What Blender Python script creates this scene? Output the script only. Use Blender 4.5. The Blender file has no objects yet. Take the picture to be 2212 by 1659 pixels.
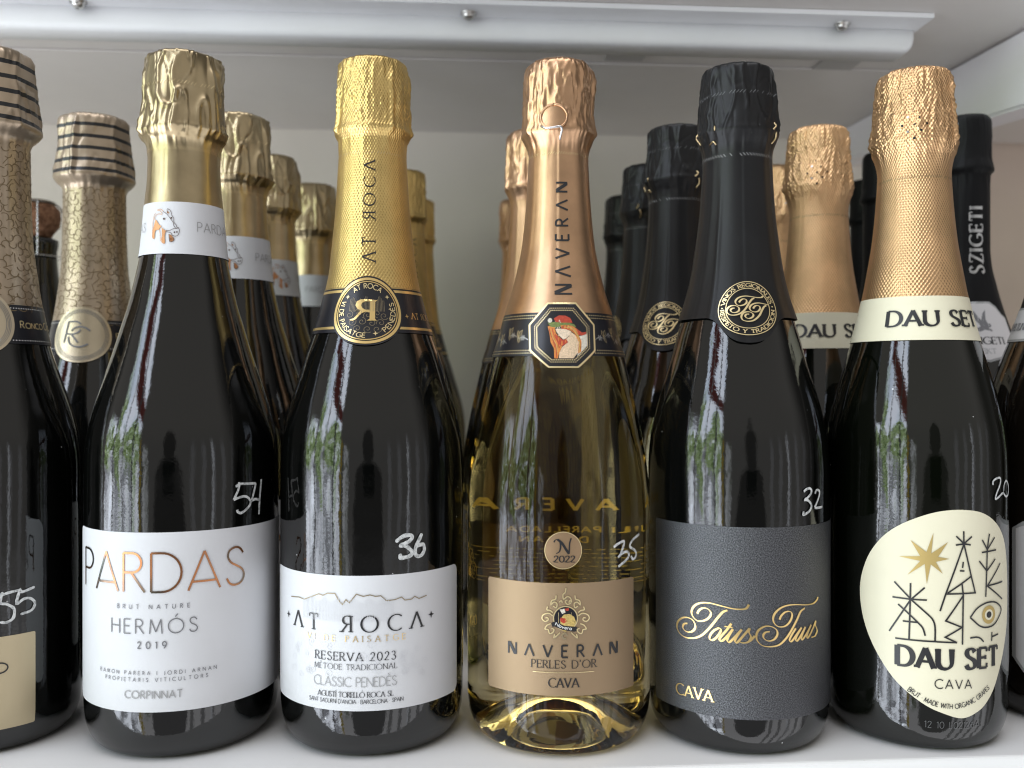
import bpy, bmesh, math, random
from mathutils import Vector, noise
from mathutils.geometry import delaunay_2d_cdt, interpolate_bezier

random.seed(7)
SC = bpy.context.scene
COL = SC.collection
PI = math.pi

# ------------------------------------------------------------------ camera
FP, CX, CY, EYE = 1965.0, 1106.0, 830.0, 0.1667      # focal length and centre in photo units, eye height over the shelf
cam = bpy.data.cameras.new('camera')
cam.lens = 36.0 * FP / 2212.0
cam.sensor_width = 36.0
cam.clip_start, cam.clip_end = 0.01, 100.0
cam.dof.use_dof = True
cam.dof.focus_distance = 0.415
cam.dof.aperture_fstop = 9.0
camo = bpy.data.objects.new('camera', cam)
COL.objects.link(camo)
camo.location = (0, 0, EYE)
camo.rotation_euler = (PI / 2, 0, 0)
SC.camera = camo

# ------------------------------------------------------------------ colour management / render
SC.view_settings.view_transform = 'Standard'
SC.view_settings.look = 'None'
SC.view_settings.gamma = 1.0
SC.view_settings.use_curve_mapping = False
SC.view_settings.exposure = 0.15
SC.render.engine = 'CYCLES'
cy = SC.cycles
cy.use_denoising = True
cy.max_bounces = 10
cy.transmission_bounces = 10
cy.glossy_bounces = 6
cy.diffuse_bounces = 5
cy.caustics_reflective = False
cy.caustics_refractive = True
cy.blur_glossy = 0.3
cy.filter_width = 1.2

# ------------------------------------------------------------------ world: the shop in front of the shelf (window on the left, dim room)
class NT:
    def __init__(s, tree):
        s.t = tree
    def n(s, typ, **kw):
        nd = s.t.nodes.new(typ)
        for k, v in kw.items():
            setattr(nd, k, v)
        return nd
    def put(s, sock, v):
        if isinstance(v, bpy.types.NodeSocket):
            s.t.links.new(v, sock)
        elif isinstance(v, (tuple, list)) and len(v) == 3 and sock.type == 'RGBA':
            sock.default_value = (*v, 1.0)
        else:
            sock.default_value = v
    def m(s, op, a, b=None, c=None, clamp=False):
        nd = s.n('ShaderNodeMath', operation=op)
        nd.use_clamp = clamp
        s.put(nd.inputs[0], a)
        if b is not None: s.put(nd.inputs[1], b)
        if c is not None: s.put(nd.inputs[2], c)
        return nd.outputs[0]
    def step(s, v, a, b):
        nd = s.n('ShaderNodeMapRange', interpolation_type='SMOOTHSTEP')
        s.put(nd.inputs['Value'], v)
        nd.inputs['From Min'].default_value = a
        nd.inputs['From Max'].default_value = b
        return nd.outputs['Result']
    def box(s, v, a, b, soft):
        return s.m('MULTIPLY', s.step(v, a - soft, a + soft), s.m('SUBTRACT', 1.0, s.step(v, b - soft, b + soft)))
    def mix(s, f, a, b, blend='MIX'):
        nd = s.n('ShaderNodeMix', data_type='RGBA', blend_type=blend)
        s.put(nd.inputs[0], f)
        s.put(nd.inputs[6], a)
        s.put(nd.inputs[7], b)
        return nd.outputs[2]
    def noise(s, vec, scale, detail=4.0, rough=0.5, out=0):
        nd = s.n('ShaderNodeTexNoise')
        if vec is not None: s.put(nd.inputs['Vector'], vec)
        nd.inputs['Scale'].default_value = scale
        nd.inputs['Detail'].default_value = detail
        nd.inputs['Roughness'].default_value = rough
        return nd.outputs[out]

def build_world():
    w = bpy.data.worlds.new('World')
    SC.world = w
    w.use_nodes = True
    t = w.node_tree
    t.nodes.clear()
    N = NT(t)
    tc = N.n('ShaderNodeTexCoord')
    sep = N.n('ShaderNodeSeparateXYZ')
    N.put(sep.inputs[0], tc.outputs['Generated'])
    X, Y, Z = sep.outputs
    az = N.m('MULTIPLY', N.m('ARCTAN2', X, N.m('MULTIPLY', Y, -1.0)), 180 / PI)
    el = N.m('MULTIPLY', N.m('ARCSINE', Z), 180 / PI)
    comb = N.n('ShaderNodeCombineXYZ')
    N.put(comb.inputs[0], N.m('MULTIPLY', az, 0.02))
    N.put(comb.inputs[1], N.m('MULTIPLY', el, 0.02))
    P = comb.outputs[0]
    nz = N.noise(P, 9.0, 6.0, 0.65)
    nz2 = N.noise(P, 3.0, 3.0, 0.5)
    # room: ceiling, walls, floor
    room = N.mix(N.step(el, 2, 26), (1.05, 1.02, 0.98), ROOM_CEIL)
    room = N.mix(N.step(el, -8, -20), room, (4.2, 4.2, 4.35))
    room = N.mix(N.step(el, 50, 70), room, (10.5, 10.5, 10.9))  # unseen overhead glow, added to brighten the shelf floor
    stripe = N.box(N.m('FRACT', N.m('MULTIPLY', az, 0.083)), 0.25, 0.6, 0.05)
    room = N.mix(N.m('MULTIPLY', N.m('MULTIPLY', stripe, N.step(az, 22, 26)), N.m('SUBTRACT', 1.0, N.step(el, 4, 16))), room, (1.7, 1.7, 1.75))
    room = N.mix(N.m('MULTIPLY', N.box(az, 51, 53, 0.6), N.box(el, -30, 12, 4)), room, (5.0, 5.2, 5.6))
    room = N.mix(N.step(az, 66, 90), room, (0.20, 0.19, 0.18))
    room = N.mix(N.step(az, -84, -92), room, (0.22, 0.21, 0.20))
    # view through the window: sky, trees, street
    sky = N.mix(N.step(nz2, 0.4, 0.6), SKY_A, SKY_B)
    nt = N.noise(P, 22.0, 6.0, 0.7)
    tree = N.mix(N.step(nt, 0.40, 0.62), (1.1, 1.9, 0.5), (8.0, 10.4, 5.4))
    tree = N.mix(N.step(nt, 0.58, 0.66), tree, (22.0, 24.5, 29))
    cs = N.n('ShaderNodeCombineXYZ')
    N.put(cs.inputs[0], N.m('MULTIPLY', az, 0.075))
    N.put(cs.inputs[1], N.m('MULTIPLY', el, 0.11))
    ns = N.noise(cs.outputs[0], 1.6, 5.0, 0.6)
    street = N.mix(N.step(ns, 0.40, 0.56), (4.0, 4.2, 4.7), (17.0, 18.2, 20.2))
    street = N.mix(N.step(ns, 0.60, 0.66), street, (25.0, 27.0, 31.0))
    edge = N.m('ADD', el, N.m('ADD', N.m('MULTIPLY', N.m('SUBTRACT', nz2, 0.5), 85.0), N.m('MULTIPLY', N.m('SUBTRACT', nz, 0.5), 26.0)))
    view = N.mix(N.step(edge, 14, 22), tree, sky)
    view = N.mix(N.step(edge, 2, -4), view, street)
    awn = N.box(N.m('ADD', el, N.m('MULTIPLY', az, 0.35)), 10.0, 16.0, 0.8)
    view = N.mix(N.m('MULTIPLY', awn, N.step(az, -64, -60)), view, (1.2, 0.30, 0.28))
    for a, wd, c in ((-68, 0.8, (1.5, 1.5, 1.52)), (-54.5, 0.6, (2.6, 2.6, 2.7)), (-41.5, 0.9, (0.9, 0.9, 0.95))):
        view = N.mix(N.box(az, a - wd, a + wd, 0.3), view, c)
    win = N.m('MAXIMUM', N.m('MULTIPLY', N.box(az, -82, -33, 1.0), N.box(el, -46, 17, 2.0)), N.m('MULTIPLY', N.box(az, -67, -33, 1.5), N.box(el, 10, 44, 3.0)))
    col = N.mix(win, room, view)
    col = N.mix(N.m('MULTIPLY', N.box(az, -32.2, -30.2, 0.3), N.box(el, -40, 12, 2)), col, (3.0, 2.3, 0.35))
    strip = N.mix(N.step(nz, 0.42, 0.6), (1.0, 1.1, 0.8), (6.5, 6.8, 7.2))
    col = N.mix(N.m('MULTIPLY', N.box(az, -28, -21, 0.6), N.box(el, -22, 9, 2)), col, strip)
    # the dark figure of a person standing in front of the shelf
    def ell(ca, ce, ra, re, soft):
        a = N.m('POWER', N.m('DIVIDE', N.m('SUBTRACT', az, ca), ra), 2.0)
        b = N.m('POWER', N.m('DIVIDE', N.m('SUBTRACT', el, ce), re), 2.0)
        return N.m('SUBTRACT', 1.0, N.step(N.m('ADD', a, b), 1 - soft, 1 + soft))
    fig = N.m('MAXIMUM', ell(3, 10, 7, 10, 0.2), N.box(N.m('ABSOLUTE', N.m('SUBTRACT', az, 3.0)), -1, 17, 1.0) if False else ell(3, -22, 21, 25, 0.12))
    col = N.mix(N.m('MULTIPLY', fig, 0.8), col, (0.05, 0.04, 0.045))
    col = N.mix(N.m('MULTIPLY', N.box(az, -3.5, 9.5, 0.8), N.box(el, -6, 0.5, 0.6)), col, (0.012, 0.012, 0.014))
    # behind the shelf: nothing to light it
    col = N.mix(N.step(Y, 0.05, 0.3), col, (0.25, 0.25, 0.25))
    bg = N.n('ShaderNodeBackground')
    N.put(bg.inputs[0], col)
    bg.inputs[1].default_value = WORLD_K
    out = N.n('ShaderNodeOutputWorld')
    t.links.new(bg.outputs[0], out.inputs[0])
    w.cycles.sampling_method = 'MANUAL'
    w.cycles.sample_map_resolution = 1024

ROOM_CEIL = (1.2, 1.15, 1.08)
SKY_A, SKY_B = (12.5, 14.6, 18.0), (17.0, 18.4, 21.0)
WORLD_K = 0.335
build_world()

# ------------------------------------------------------------------ materials
def mat(name, color=(0.8, 0.8, 0.8), rough=0.5, metal=0.0, spec=0.5, **kw):
    m = bpy.data.materials.new(name)
    m.use_nodes = True
    t = m.node_tree
    N = NT(t)
    b = t.nodes['Principled BSDF']
    N.put(b.inputs['Base Color'], color)
    b.inputs['Roughness'].default_value = rough
    b.inputs['Metallic'].default_value = metal
    b.inputs['Specular IOR Level'].default_value = spec
    for k, v in kw.items():
        b.inputs[k].default_value = v
    m['n'] = 0
    return m, N, b

def bump(N, b, h, strength, dist, prev=None):
    nd = N.n('ShaderNodeBump')
    nd.inputs['Strength'].default_value = strength
    nd.inputs['Distance'].default_value = dist
    N.put(nd.inputs['Height'], h)
    if prev is not None: N.put(nd.inputs['Normal'], prev)
    N.put(b.inputs['Normal'], nd.outputs[0])
    return nd.outputs[0]

def objco(N):
    return N.n('ShaderNodeTexCoord').outputs['Object']

def uvsep(N):
    tc = N.n('ShaderNodeTexCoord')
    s = N.n('ShaderNodeSeparateXYZ')
    N.put(s.inputs[0], tc.outputs['UV'])
    return s.outputs[0], s.outputs[1], tc.outputs['UV']

M = {}
def dark_glass(name, col, ripple):
    m, N, b = mat(name, col, 0.02)
    b.inputs['IOR'].default_value = 1.64
    co = N.n('ShaderNodeNewGeometry').outputs['Position']
    n1 = N.noise(co, 24.0, 2.0, 0.5)
    n2 = N.noise(co, 800.0, 2.0, 0.6)
    p = bump(N, b, n1, 0.36, 0.0020)
    bump(N, b, n2, ripple, 0.0002, p)
    # specks of dust
    v = N.n('ShaderNodeTexVoronoi')
    N.put(v.inputs['Vector'], co)
    v.inputs['Scale'].default_value = 210.0
    wn = N.n('ShaderNodeTexWhiteNoise')
    N.put(wn.inputs[0], v.outputs['Position'])
    d = N.m('MULTIPLY', N.m('LESS_THAN', v.outputs['Distance'], 0.075), N.m('GREATER_THAN', wn.outputs[0], 0.955))
    N.put(b.inputs['Base Color'], N.mix(d, col, (0.45, 0.45, 0.45)))
    N.put(b.inputs['Roughness'], N.m('MULTIPLY_ADD', N.step(N.noise(co, 34.0, 5.0, 0.65), 0.5, 0.75), 0.13, 0.012))
    return m
M['glass_black'] = dark_glass('black_bottle_glass', (0.0018, 0.0020, 0.0018), 0.11)
M['glass_brown'] = dark_glass('brown_bottle_glass', (0.006, 0.0045, 0.003), 0.06)
M['glass_green'] = dark_glass('green_bottle_glass', (0.0018, 0.0024, 0.0013), 0.10)

def gold_wine():
    m, N, b = mat('gold_wine_glass', (0.98, 0.96, 0.86), 0.0)
    b.inputs['Transmission Weight'].default_value = 1.0
    b.inputs['IOR'].default_value = 1.38
    co = objco(N)
    bump(N, b, N.noise(co, 22.0, 2.0), 0.3, 0.0016)
    ab = N.n('ShaderNodeVolumeAbsorption')
    ab.inputs['Color'].default_value = (0.86, 0.71, 0.13, 1)
    ab.inputs['Density'].default_value = 8.5
    out = [n for n in N.t.nodes if n.type == 'OUTPUT_MATERIAL'][0]
    N.t.links.new(ab.outputs[0], out.inputs['Volume'])
    return m
M['glass_gold'] = gold_wine()

def foil(name, col, rough, grain=0.0, diamond=0.0, stripes=None, metal=1.0, spec=0.5):
    m, N, b = mat(name, col, rough, metal, spec)
    u, v, uv = uvsep(N)
    co = objco(N)
    var = N.noise(co, 55.0, 4.0, 0.6)
    base = N.mix(N.step(var, 0.3, 0.75), tuple(c * 0.86 for c in col), tuple(min(1, c * 1.06) for c in col))
    p = None
    p = bump(N, b, N.noise(co, 160.0, 3.0, 0.6), 0.13, 0.0006)
    if grain:
        p = bump(N, b, N.noise(co, 2600.0, 2.0), grain, 0.0001, p)
    if diamond:
        k = 2 * PI / 0.00155
        a = N.m('SINE', N.m('MULTIPLY', N.m('ADD', u, N.m('MULTIPLY', v, 0.62)), k))
        c = N.m('SINE', N.m('MULTIPLY', N.m('SUBTRACT', u, N.m('MULTIPLY', v, 0.62)), k))
        h = N.m('MULTIPLY', N.m('ADD', a, c), 0.25)
        p = bump(N, b, h, diamond, 0.00035, p)
    if stripes:
        f = None
        for z, hw in stripes:
            s = N.m('LESS_THAN', N.m('ABSOLUTE', N.m('SUBTRACT', v, z)), hw)
            f = s if f is None else N.m('MAXIMUM', f, s)
        base = N.mix(f, base, (0.012, 0.012, 0.013))
        N.put(b.inputs['Metallic'], N.m('SUBTRACT', metal, N.m('MULTIPLY', f, metal)))
    N.put(b.inputs['Base Color'], base)
    return m
M['foil_champagne'] = foil('champagne_gold_foil', (0.50, 0.40, 0.245), 0.32)
M['foil_yellow'] = foil('yellow_gold_foil', (0.75, 0.54, 0.21), 0.36, diamond=0.5)
M['foil_copper'] = foil('rose_gold_foil', (0.65, 0.405, 0.24), 0.36, grain=0.12)
M['foil_orange'] = foil('orange_gold_foil', (0.79, 0.505, 0.27), 0.38, diamond=0.75)
M['foil_black'] = foil('black_satin_foil', (0.010, 0.0098, 0.0105), 0.38, metal=0.0, spec=0.28)
M['foil_ink'] = foil('black_ink_foil', (0.006, 0.006, 0.0066), 0.5, metal=0.0, spec=0.16)

def paper(name, col, rough=0.55, tex=0.30, scale=1300.0, metal=0.0):
    m, N, b = mat(name, col, rough, metal)
    co = objco(N)
    bump(N, b, N.noise(co, scale, 3.0, 0.6), tex, 0.00012)
    N.put(b.inputs['Base Color'], N.mix(N.step(N.noise(co, 40.0, 4.0), 0.3, 0.7), tuple(c * 0.965 for c in col), col))
    return m
M['paper_white'] = paper('white_label_paper', (0.68, 0.685, 0.71))
M['paper_cream'] = paper('cream_label_paper', (0.71, 0.665, 0.50), 0.5, 0.2)
M['paper_shield'] = paper('pale_grey_label_paper', (0.62, 0.60, 0.60))
M['paper_black'] = paper('black_band_paper', (0.012, 0.012, 0.016), 0.28, 0.1)
M['paper_beige'] = paper('beige_gold_label_paper', (0.55, 0.46, 0.30), 0.42, 0.15, metal=0.55)
M['seal_beige'] = paper('beige_metal_seal', (0.58, 0.49, 0.35), 0.34, 0.1, metal=0.75)
M['sticker_gold'] = paper('rose_gold_sticker', (0.46, 0.31, 0.185), 0.38, 0.1, metal=0.8)

def woven_gold():
    m, N, b = mat('woven_gold_label', (0.335, 0.236, 0.142), 0.46, 0.6)
    u, v, uv = uvsep(N)
    k = 2 * PI / 0.0007
    h = N.m('MULTIPLY', N.m('SINE', N.m('MULTIPLY', N.m('ADD', u, v), k)), N.m('SINE', N.m('MULTIPLY', N.m('SUBTRACT', u, v), k)))
    bump(N, b, h, 0.25, 0.0001)
    return m
M['label_gold'] = woven_gold()

def slate():
    m, N, b = mat('grained_slate_label', (0.06, 0.065, 0.078), 0.34, 0.7)
    u, v, uv = uvsep(N)
    cb = N.n('ShaderNodeCombineXYZ')
    N.put(cb.inputs[0], N.m('MULTIPLY', N.m('ADD', u, v), 0.75))
    N.put(cb.inputs[1], N.m('SUBTRACT', v, u))
    n = N.noise(cb.outputs[0], 1500.0, 3.0, 0.65)
    bump(N, b, n, 0.8, 0.0004)
    N.put(b.inputs['Base Color'], N.mix(N.step(n, 0.35, 0.7), (0.036, 0.037, 0.041), (0.17, 0.173, 0.186)))
    return m
M['label_slate'] = slate()
M['ink'] = mat('black_ink', (0.016, 0.016, 0.018), 0.4)[0]
M['ink_grey'] = mat('grey_ink', (0.17, 0.17, 0.18), 0.5)[0]
M['ink_pale'] = mat('pale_grey_ink', (0.33, 0.33, 0.33), 0.45, 0.0)[0]
M['ink_white'] = mat('white_ink', (0.72, 0.72, 0.70), 0.5)[0]
M['ink_faint'] = mat('faint_grey_ink', (0.10, 0.10, 0.10), 0.5)[0]
M['gold_print'] = mat('gold_foil_print', (0.86, 0.62, 0.26), 0.30, 0.85)[0]
M['gold_pale'] = mat('pale_gold_print', (0.82, 0.66, 0.36), 0.32, 0.7)[0]
M['gold_flat'] = mat('flat_gold_print', (0.52, 0.38, 0.14), 0.45, 0.45)[0]
M['gold_dim'] = mat('dim_gold_print', (0.30, 0.24, 0.15), 0.4, 0.4)[0]
M['silver_print'] = mat('silver_print', (0.62, 0.62, 0.62), 0.3, 0.85)[0]
M['emboss'] = mat('embossed_white_varnish', (0.63, 0.635, 0.66), 0.5)[0]
M['seam_gold'] = mat('pressed_seam', (0.72, 0.58, 0.34), 0.3, 0.8)[0]
M['olive_print'] = mat('olive_foil_print', (0.19, 0.135, 0.07), 0.45, 0.3)[0]
def holo():
    m, N, b = mat('copper_hologram_print', (0.5, 0.25, 0.12), 0.25, 0.9)
    n = N.noise(objco(N), 60.0, 1.0)
    c = N.mix(N.step(n, 0.38, 0.62), (0.55, 0.24, 0.11), (0.12, 0.13, 0.11))
    N.put(b.inputs['Base Color'], c)
    return m
M['holo'] = holo()
M['copper_print'] = mat('copper_print', (0.50, 0.24, 0.115), 0.35, 0.6)[0]
M['brown_print'] = mat('brown_outline_print', (0.10, 0.06, 0.05), 0.4, 0.3)[0]
def chalk():
    m, N, b = mat('white_chalk_marker', (0.66, 0.68, 0.68), 0.6)
    n = N.noise(objco(N), 520.0, 5.0, 0.75)
    N.put(b.inputs['Base Color'], N.mix(N.step(n, 0.32, 0.6), (0.26, 0.275, 0.28), (0.74, 0.76, 0.76)))
    return m
M['chalk'] = chalk()
def chalk_thin():
    m, N, b = mat('thin_chalk_marker', (0.40, 0.42, 0.43), 0.6)
    n = N.noise(objco(N), 900.0, 4.0, 0.7)
    N.put(b.inputs['Base Color'], N.mix(N.step(n, 0.25, 0.7), (0.16, 0.17, 0.175), (0.46, 0.48, 0.49)))
    return m
M['chalk_thin'] = chalk_thin()
M['hole'] = mat('dark_hole', (0.004, 0.004, 0.004), 0.6)[0]
M['wire'] = mat('steel_wire', (0.66, 0.66, 0.66), 0.25, 1.0)[0]
M['wire_gold'] = mat('brass_wire', (0.66, 0.52, 0.30), 0.3, 1.0)[0]
for nm, c in (('art_red', (0.42, 0.055, 0.03)), ('art_orange', (0.58, 0.21, 0.05)), ('art_skin', (0.66, 0.49, 0.33)), ('art_green', (0.16, 0.20, 0.06)),
              ('art_cream', (0.62, 0.57, 0.48)), ('art_face', (0.70, 0.56, 0.42)), ('art_yellow', (0.52, 0.37, 0.12))):
    m, N, b = mat(nm + '_print', c, 0.35)
    n = N.noise(objco(N), 1500.0, 3.0, 0.7)
    N.put(b.inputs['Base Color'], N.mix(N.step(n, 0.3, 0.7), tuple(x * 0.72 for x in c), tuple(min(1, x * 1.2) for x in c)))
    M[nm] = m
M['back_dim'] = mat('dim_back_print', (0.34, 0.27, 0.07), 0.5)[0]
M['back_yellow'] = mat('yellow_back_print', (0.62, 0.47, 0.10), 0.5)[0]
def cork():
    m, N, b = mat('cork', (0.42, 0.22, 0.12), 0.8)
    N.put(b.inputs['Base Color'], N.mix(N.step(N.noise(objco(N), 260.0, 5.0, 0.7), 0.4, 0.62), (0.22, 0.10, 0.05), (0.48, 0.25, 0.14)))
    return m
M['cork'] = cork()

def painted(name, col, rough, wav=0.0):
    m, N, b = mat(name, col, rough)
    co = objco(N)
    bump(N, b, N.noise(co, 350.0, 3.0, 0.6), 0.12, 0.0004)
    N.put(b.inputs['Base Color'], N.mix(N.step(N.noise(co, 9.0, 5.0, 0.6), 0.3, 0.75), tuple(c * 0.94 for c in col), col))
    N.put(b.inputs['Roughness'], N.m('MULTIPLY_ADD', N.noise(co, 30.0, 4.0), 0.2, rough - 0.1))
    return m
M['shelf'] = painted('white_shelf_laminate', (0.80, 0.795, 0.79), 0.5)
def scuffed(m):
    N = NT(m.node_tree)
    b = m.node_tree.nodes['Principled BSDF']
    co = objco(N)
    src = b.inputs['Base Color'].links[0].from_socket
    mp = N.n('ShaderNodeMapping')
    N.put(mp.inputs[0], co)
    mp.inputs['Scale'].default_value = (6.0, 90.0, 6.0)
    mp.inputs['Rotation'].default_value = (0, 0, 0.5)
    sc = N.step(N.noise(mp.outputs[0], 4.0, 6.0, 0.75), 0.66, 0.74)
    sp = N.step(N.noise(co, 420.0, 3.0, 0.7), 0.68, 0.76)
    f = N.m('MULTIPLY', N.m('MAXIMUM', sc, sp), 0.30)
    N.put(b.inputs['Base Color'], N.mix(f, src, (0.42, 0.40, 0.37)))
scuffed(M['shelf'])
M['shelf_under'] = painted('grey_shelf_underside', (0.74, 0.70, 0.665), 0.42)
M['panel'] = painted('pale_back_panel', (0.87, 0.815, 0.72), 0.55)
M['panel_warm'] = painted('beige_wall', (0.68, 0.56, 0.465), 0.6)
M['metal_white'] = painted('white_painted_metal', (0.90, 0.875, 0.90), 0.4)
M['lamp_white'] = painted('white_lamp_housing', (0.88, 0.88, 0.89), 0.5)
M['refl_patch'] = mat('grey_reflection_patch', (0.46, 0.44, 0.42), 0.5)[0]  # dark reflection on the underside, put into a flat grey
M['screw'] = mat('zinc_screw', (0.55, 0.54, 0.52), 0.3, 1.0)[0]

# ------------------------------------------------------------------ object helpers
def mesh_obj(name, verts, faces, mats, parent=None, fm=None, uvs=None, smooth=True):
    me = bpy.data.meshes.new(name)
    me.from_pydata(verts, [], faces)
    for m in (mats if isinstance(mats, (list, tuple)) else [mats]):
        me.materials.append(m)
    if fm:
        for p, i in zip(me.polygons, fm): p.material_index = i
    if uvs:
        l = me.uv_layers.new(name='UVMap')
        for lp in me.loops: l.data[lp.index].uv = uvs[lp.vertex_index]
    if smooth:
        for p in me.polygons: p.use_smooth = True
    me.update()
    o = bpy.data.objects.new(name, me)
    COL.objects.link(o)
    if parent: o.parent = parent
    return o

def thing(name, label, cat, loc=(0, 0, 0), group=None, rz=0.0):
    o = bpy.data.objects.new(name, None)
    o.empty_display_size = 0.02
    COL.objects.link(o)
    o.location = loc
    o.rotation_euler = (0, 0, rz)
    o['label'] = label
    o['category'] = cat
    if group: o['group'] = group
    return o

def bm_obj(name, bm, mats, parent=None, smooth=False):
    me = bpy.data.meshes.new(name)
    bm.to_mesh(me)
    bm.free()
    for m in (mats if isinstance(mats, (list, tuple)) else [mats]): me.materials.append(m)
    if smooth:
        for p in me.polygons: p.use_smooth = True
    o = bpy.data.objects.new(name, me)
    COL.objects.link(o)
    if parent: o.parent = parent
    return o

def bevel_box(name, x0, x1, y0, y1, z0, z1, m, bev=0.001, parent=None, seg=2):
    bm = bmesh.new()
    bmesh.ops.create_cube(bm, size=1.0)
    for v in bm.verts:
        v.co = Vector(((x0 + x1) / 2 + v.co.x * (x1 - x0), (y0 + y1) / 2 + v.co.y * (y1 - y0), (z0 + z1) / 2 + v.co.z * (z1 - z0)))
    if bev: bmesh.ops.bevel(bm, geom=bm.edges[:], offset=bev, segments=seg, affect='EDGES', profile=0.5)
    return bm_obj(name, bm, m, parent)

def tube_geo(path, r, seg=8):
    vs, fs = [], []
    n = len(path)
    pts = [Vector(p) for p in path]
    ref = Vector((0, 0, 1))
    for i, p in enumerate(pts):
        d = (pts[min(i + 1, n - 1)] - pts[max(i - 1, 0)]).normalized()
        a = d.cross(ref)
        if a.length < 0.05: a = d.cross(Vector((1, 0, 0)))
        a.normalize()
        b = d.cross(a)
        for k in range(seg):
            t = 2 * PI * k / seg
            vs.append(tuple(p + r * (a * math.cos(t) + b * math.sin(t))))
    for i in range(n - 1):
        for k in range(seg):
            fs.append((i * seg + k, i * seg + (k + 1) % seg, (i + 1) * seg + (k + 1) % seg, (i + 1) * seg + k))
    fs.append(tuple(range(seg - 1, -1, -1)))
    fs.append(tuple((n - 1) * seg + k for k in range(seg)))
    return vs, fs

def tubes_obj(name, paths, r, m, parent=None, seg=8):
    V, Fc = [], []
    for p in paths:
        v, f = tube_geo(p, r, seg)
        b = len(V)
        V += v
        Fc += [tuple(i + b for i in q) for q in f]
    return mesh_obj(name, V, Fc, m, parent)

def pchip(xs, ys):
    n = len(xs)
    h = [xs[i + 1] - xs[i] for i in range(n - 1)]
    dl = [(ys[i + 1] - ys[i]) / h[i] for i in range(n - 1)]
    d = [dl[0]] + [0.0] * (n - 2) + [dl[-1]]
    for i in range(1, n - 1):
        if dl[i - 1] * dl[i] > 0:
            w1, w2 = 2 * h[i] + h[i - 1], h[i] + 2 * h[i - 1]
            d[i] = (w1 + w2) / (w1 / dl[i - 1] + w2 / dl[i])
    def f(x):
        if x <= xs[0]: return ys[0]
        if x >= xs[-1]: return ys[-1]
        lo, hi = 0, n - 1
        while hi - lo > 1:
            mid = (lo + hi) // 2
            if xs[mid] <= x: lo = mid
            else: hi = mid
        t = (x - xs[lo]) / h[lo]
        t2, t3 = t * t, t * t * t
        return (ys[lo] * (2 * t3 - 3 * t2 + 1) + h[lo] * d[lo] * (t3 - 2 * t2 + t) + ys[lo + 1] * (-2 * t3 + 3 * t2) + h[lo] * d[lo + 1] * (t3 - t2))
    return f

# ------------------------------------------------------------------ a bottle: silhouette, surface, printing on it
class Bottle:
    """outer silhouette as a surface of revolution; phi = 0 faces the shopper, phi grows to the right"""
    def __init__(s, x, d, sil, k=1.0):
        s.x, s.d = x, d
        ca = math.cos(math.atan2(abs(x), d))
        pts = [(EYE + (CY - y) * d / FP, h * d / FP * ca) for y, h in sil]
        pts.sort()
        R = max(r for z, r in pts)
        s.R = R
        s.top = pts[-1][0]
        body = [(0.0, 0.80 * R), (0.0012, 0.865 * R), (0.0035, 0.915 * R), (0.007, 0.955 * R), (0.012, 0.985 * R), (0.02, 0.999 * R), (0.03, R)]
        lowz = pts[0][0]
        allp = body + [p for p in pts if p[0] > 0.04]
        s.rf = pchip([p[0] for p in allp], [p[1] for p in allp])
    def pix(s, px, py, extra=0.0):
        """where the sight line through a photo point meets the bottle"""
        dx, dz = (px - CX) / FP, (CY - py) / FP
        r = s.R
        for _ in range(14):
            a = dx * dx + 1
            b = -2 * (dx * s.x + s.d)
            c = s.x ** 2 + s.d ** 2 - (r + extra) ** 2
            disc = b * b - 4 * a * c
            t = (-b - math.sqrt(max(disc, 0.0))) / (2 * a)
            z = EYE + dz * t
            r = 0.5 * r + 0.5 * s.rf(z)
        X, Yy = dx * t - s.x, t - s.d
        return math.atan2(X, -Yy), z
    def at(s, phi, z, off):
        r = s.rf(z) + off
        return (r * math.sin(phi), -r * math.cos(phi), z)

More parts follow.
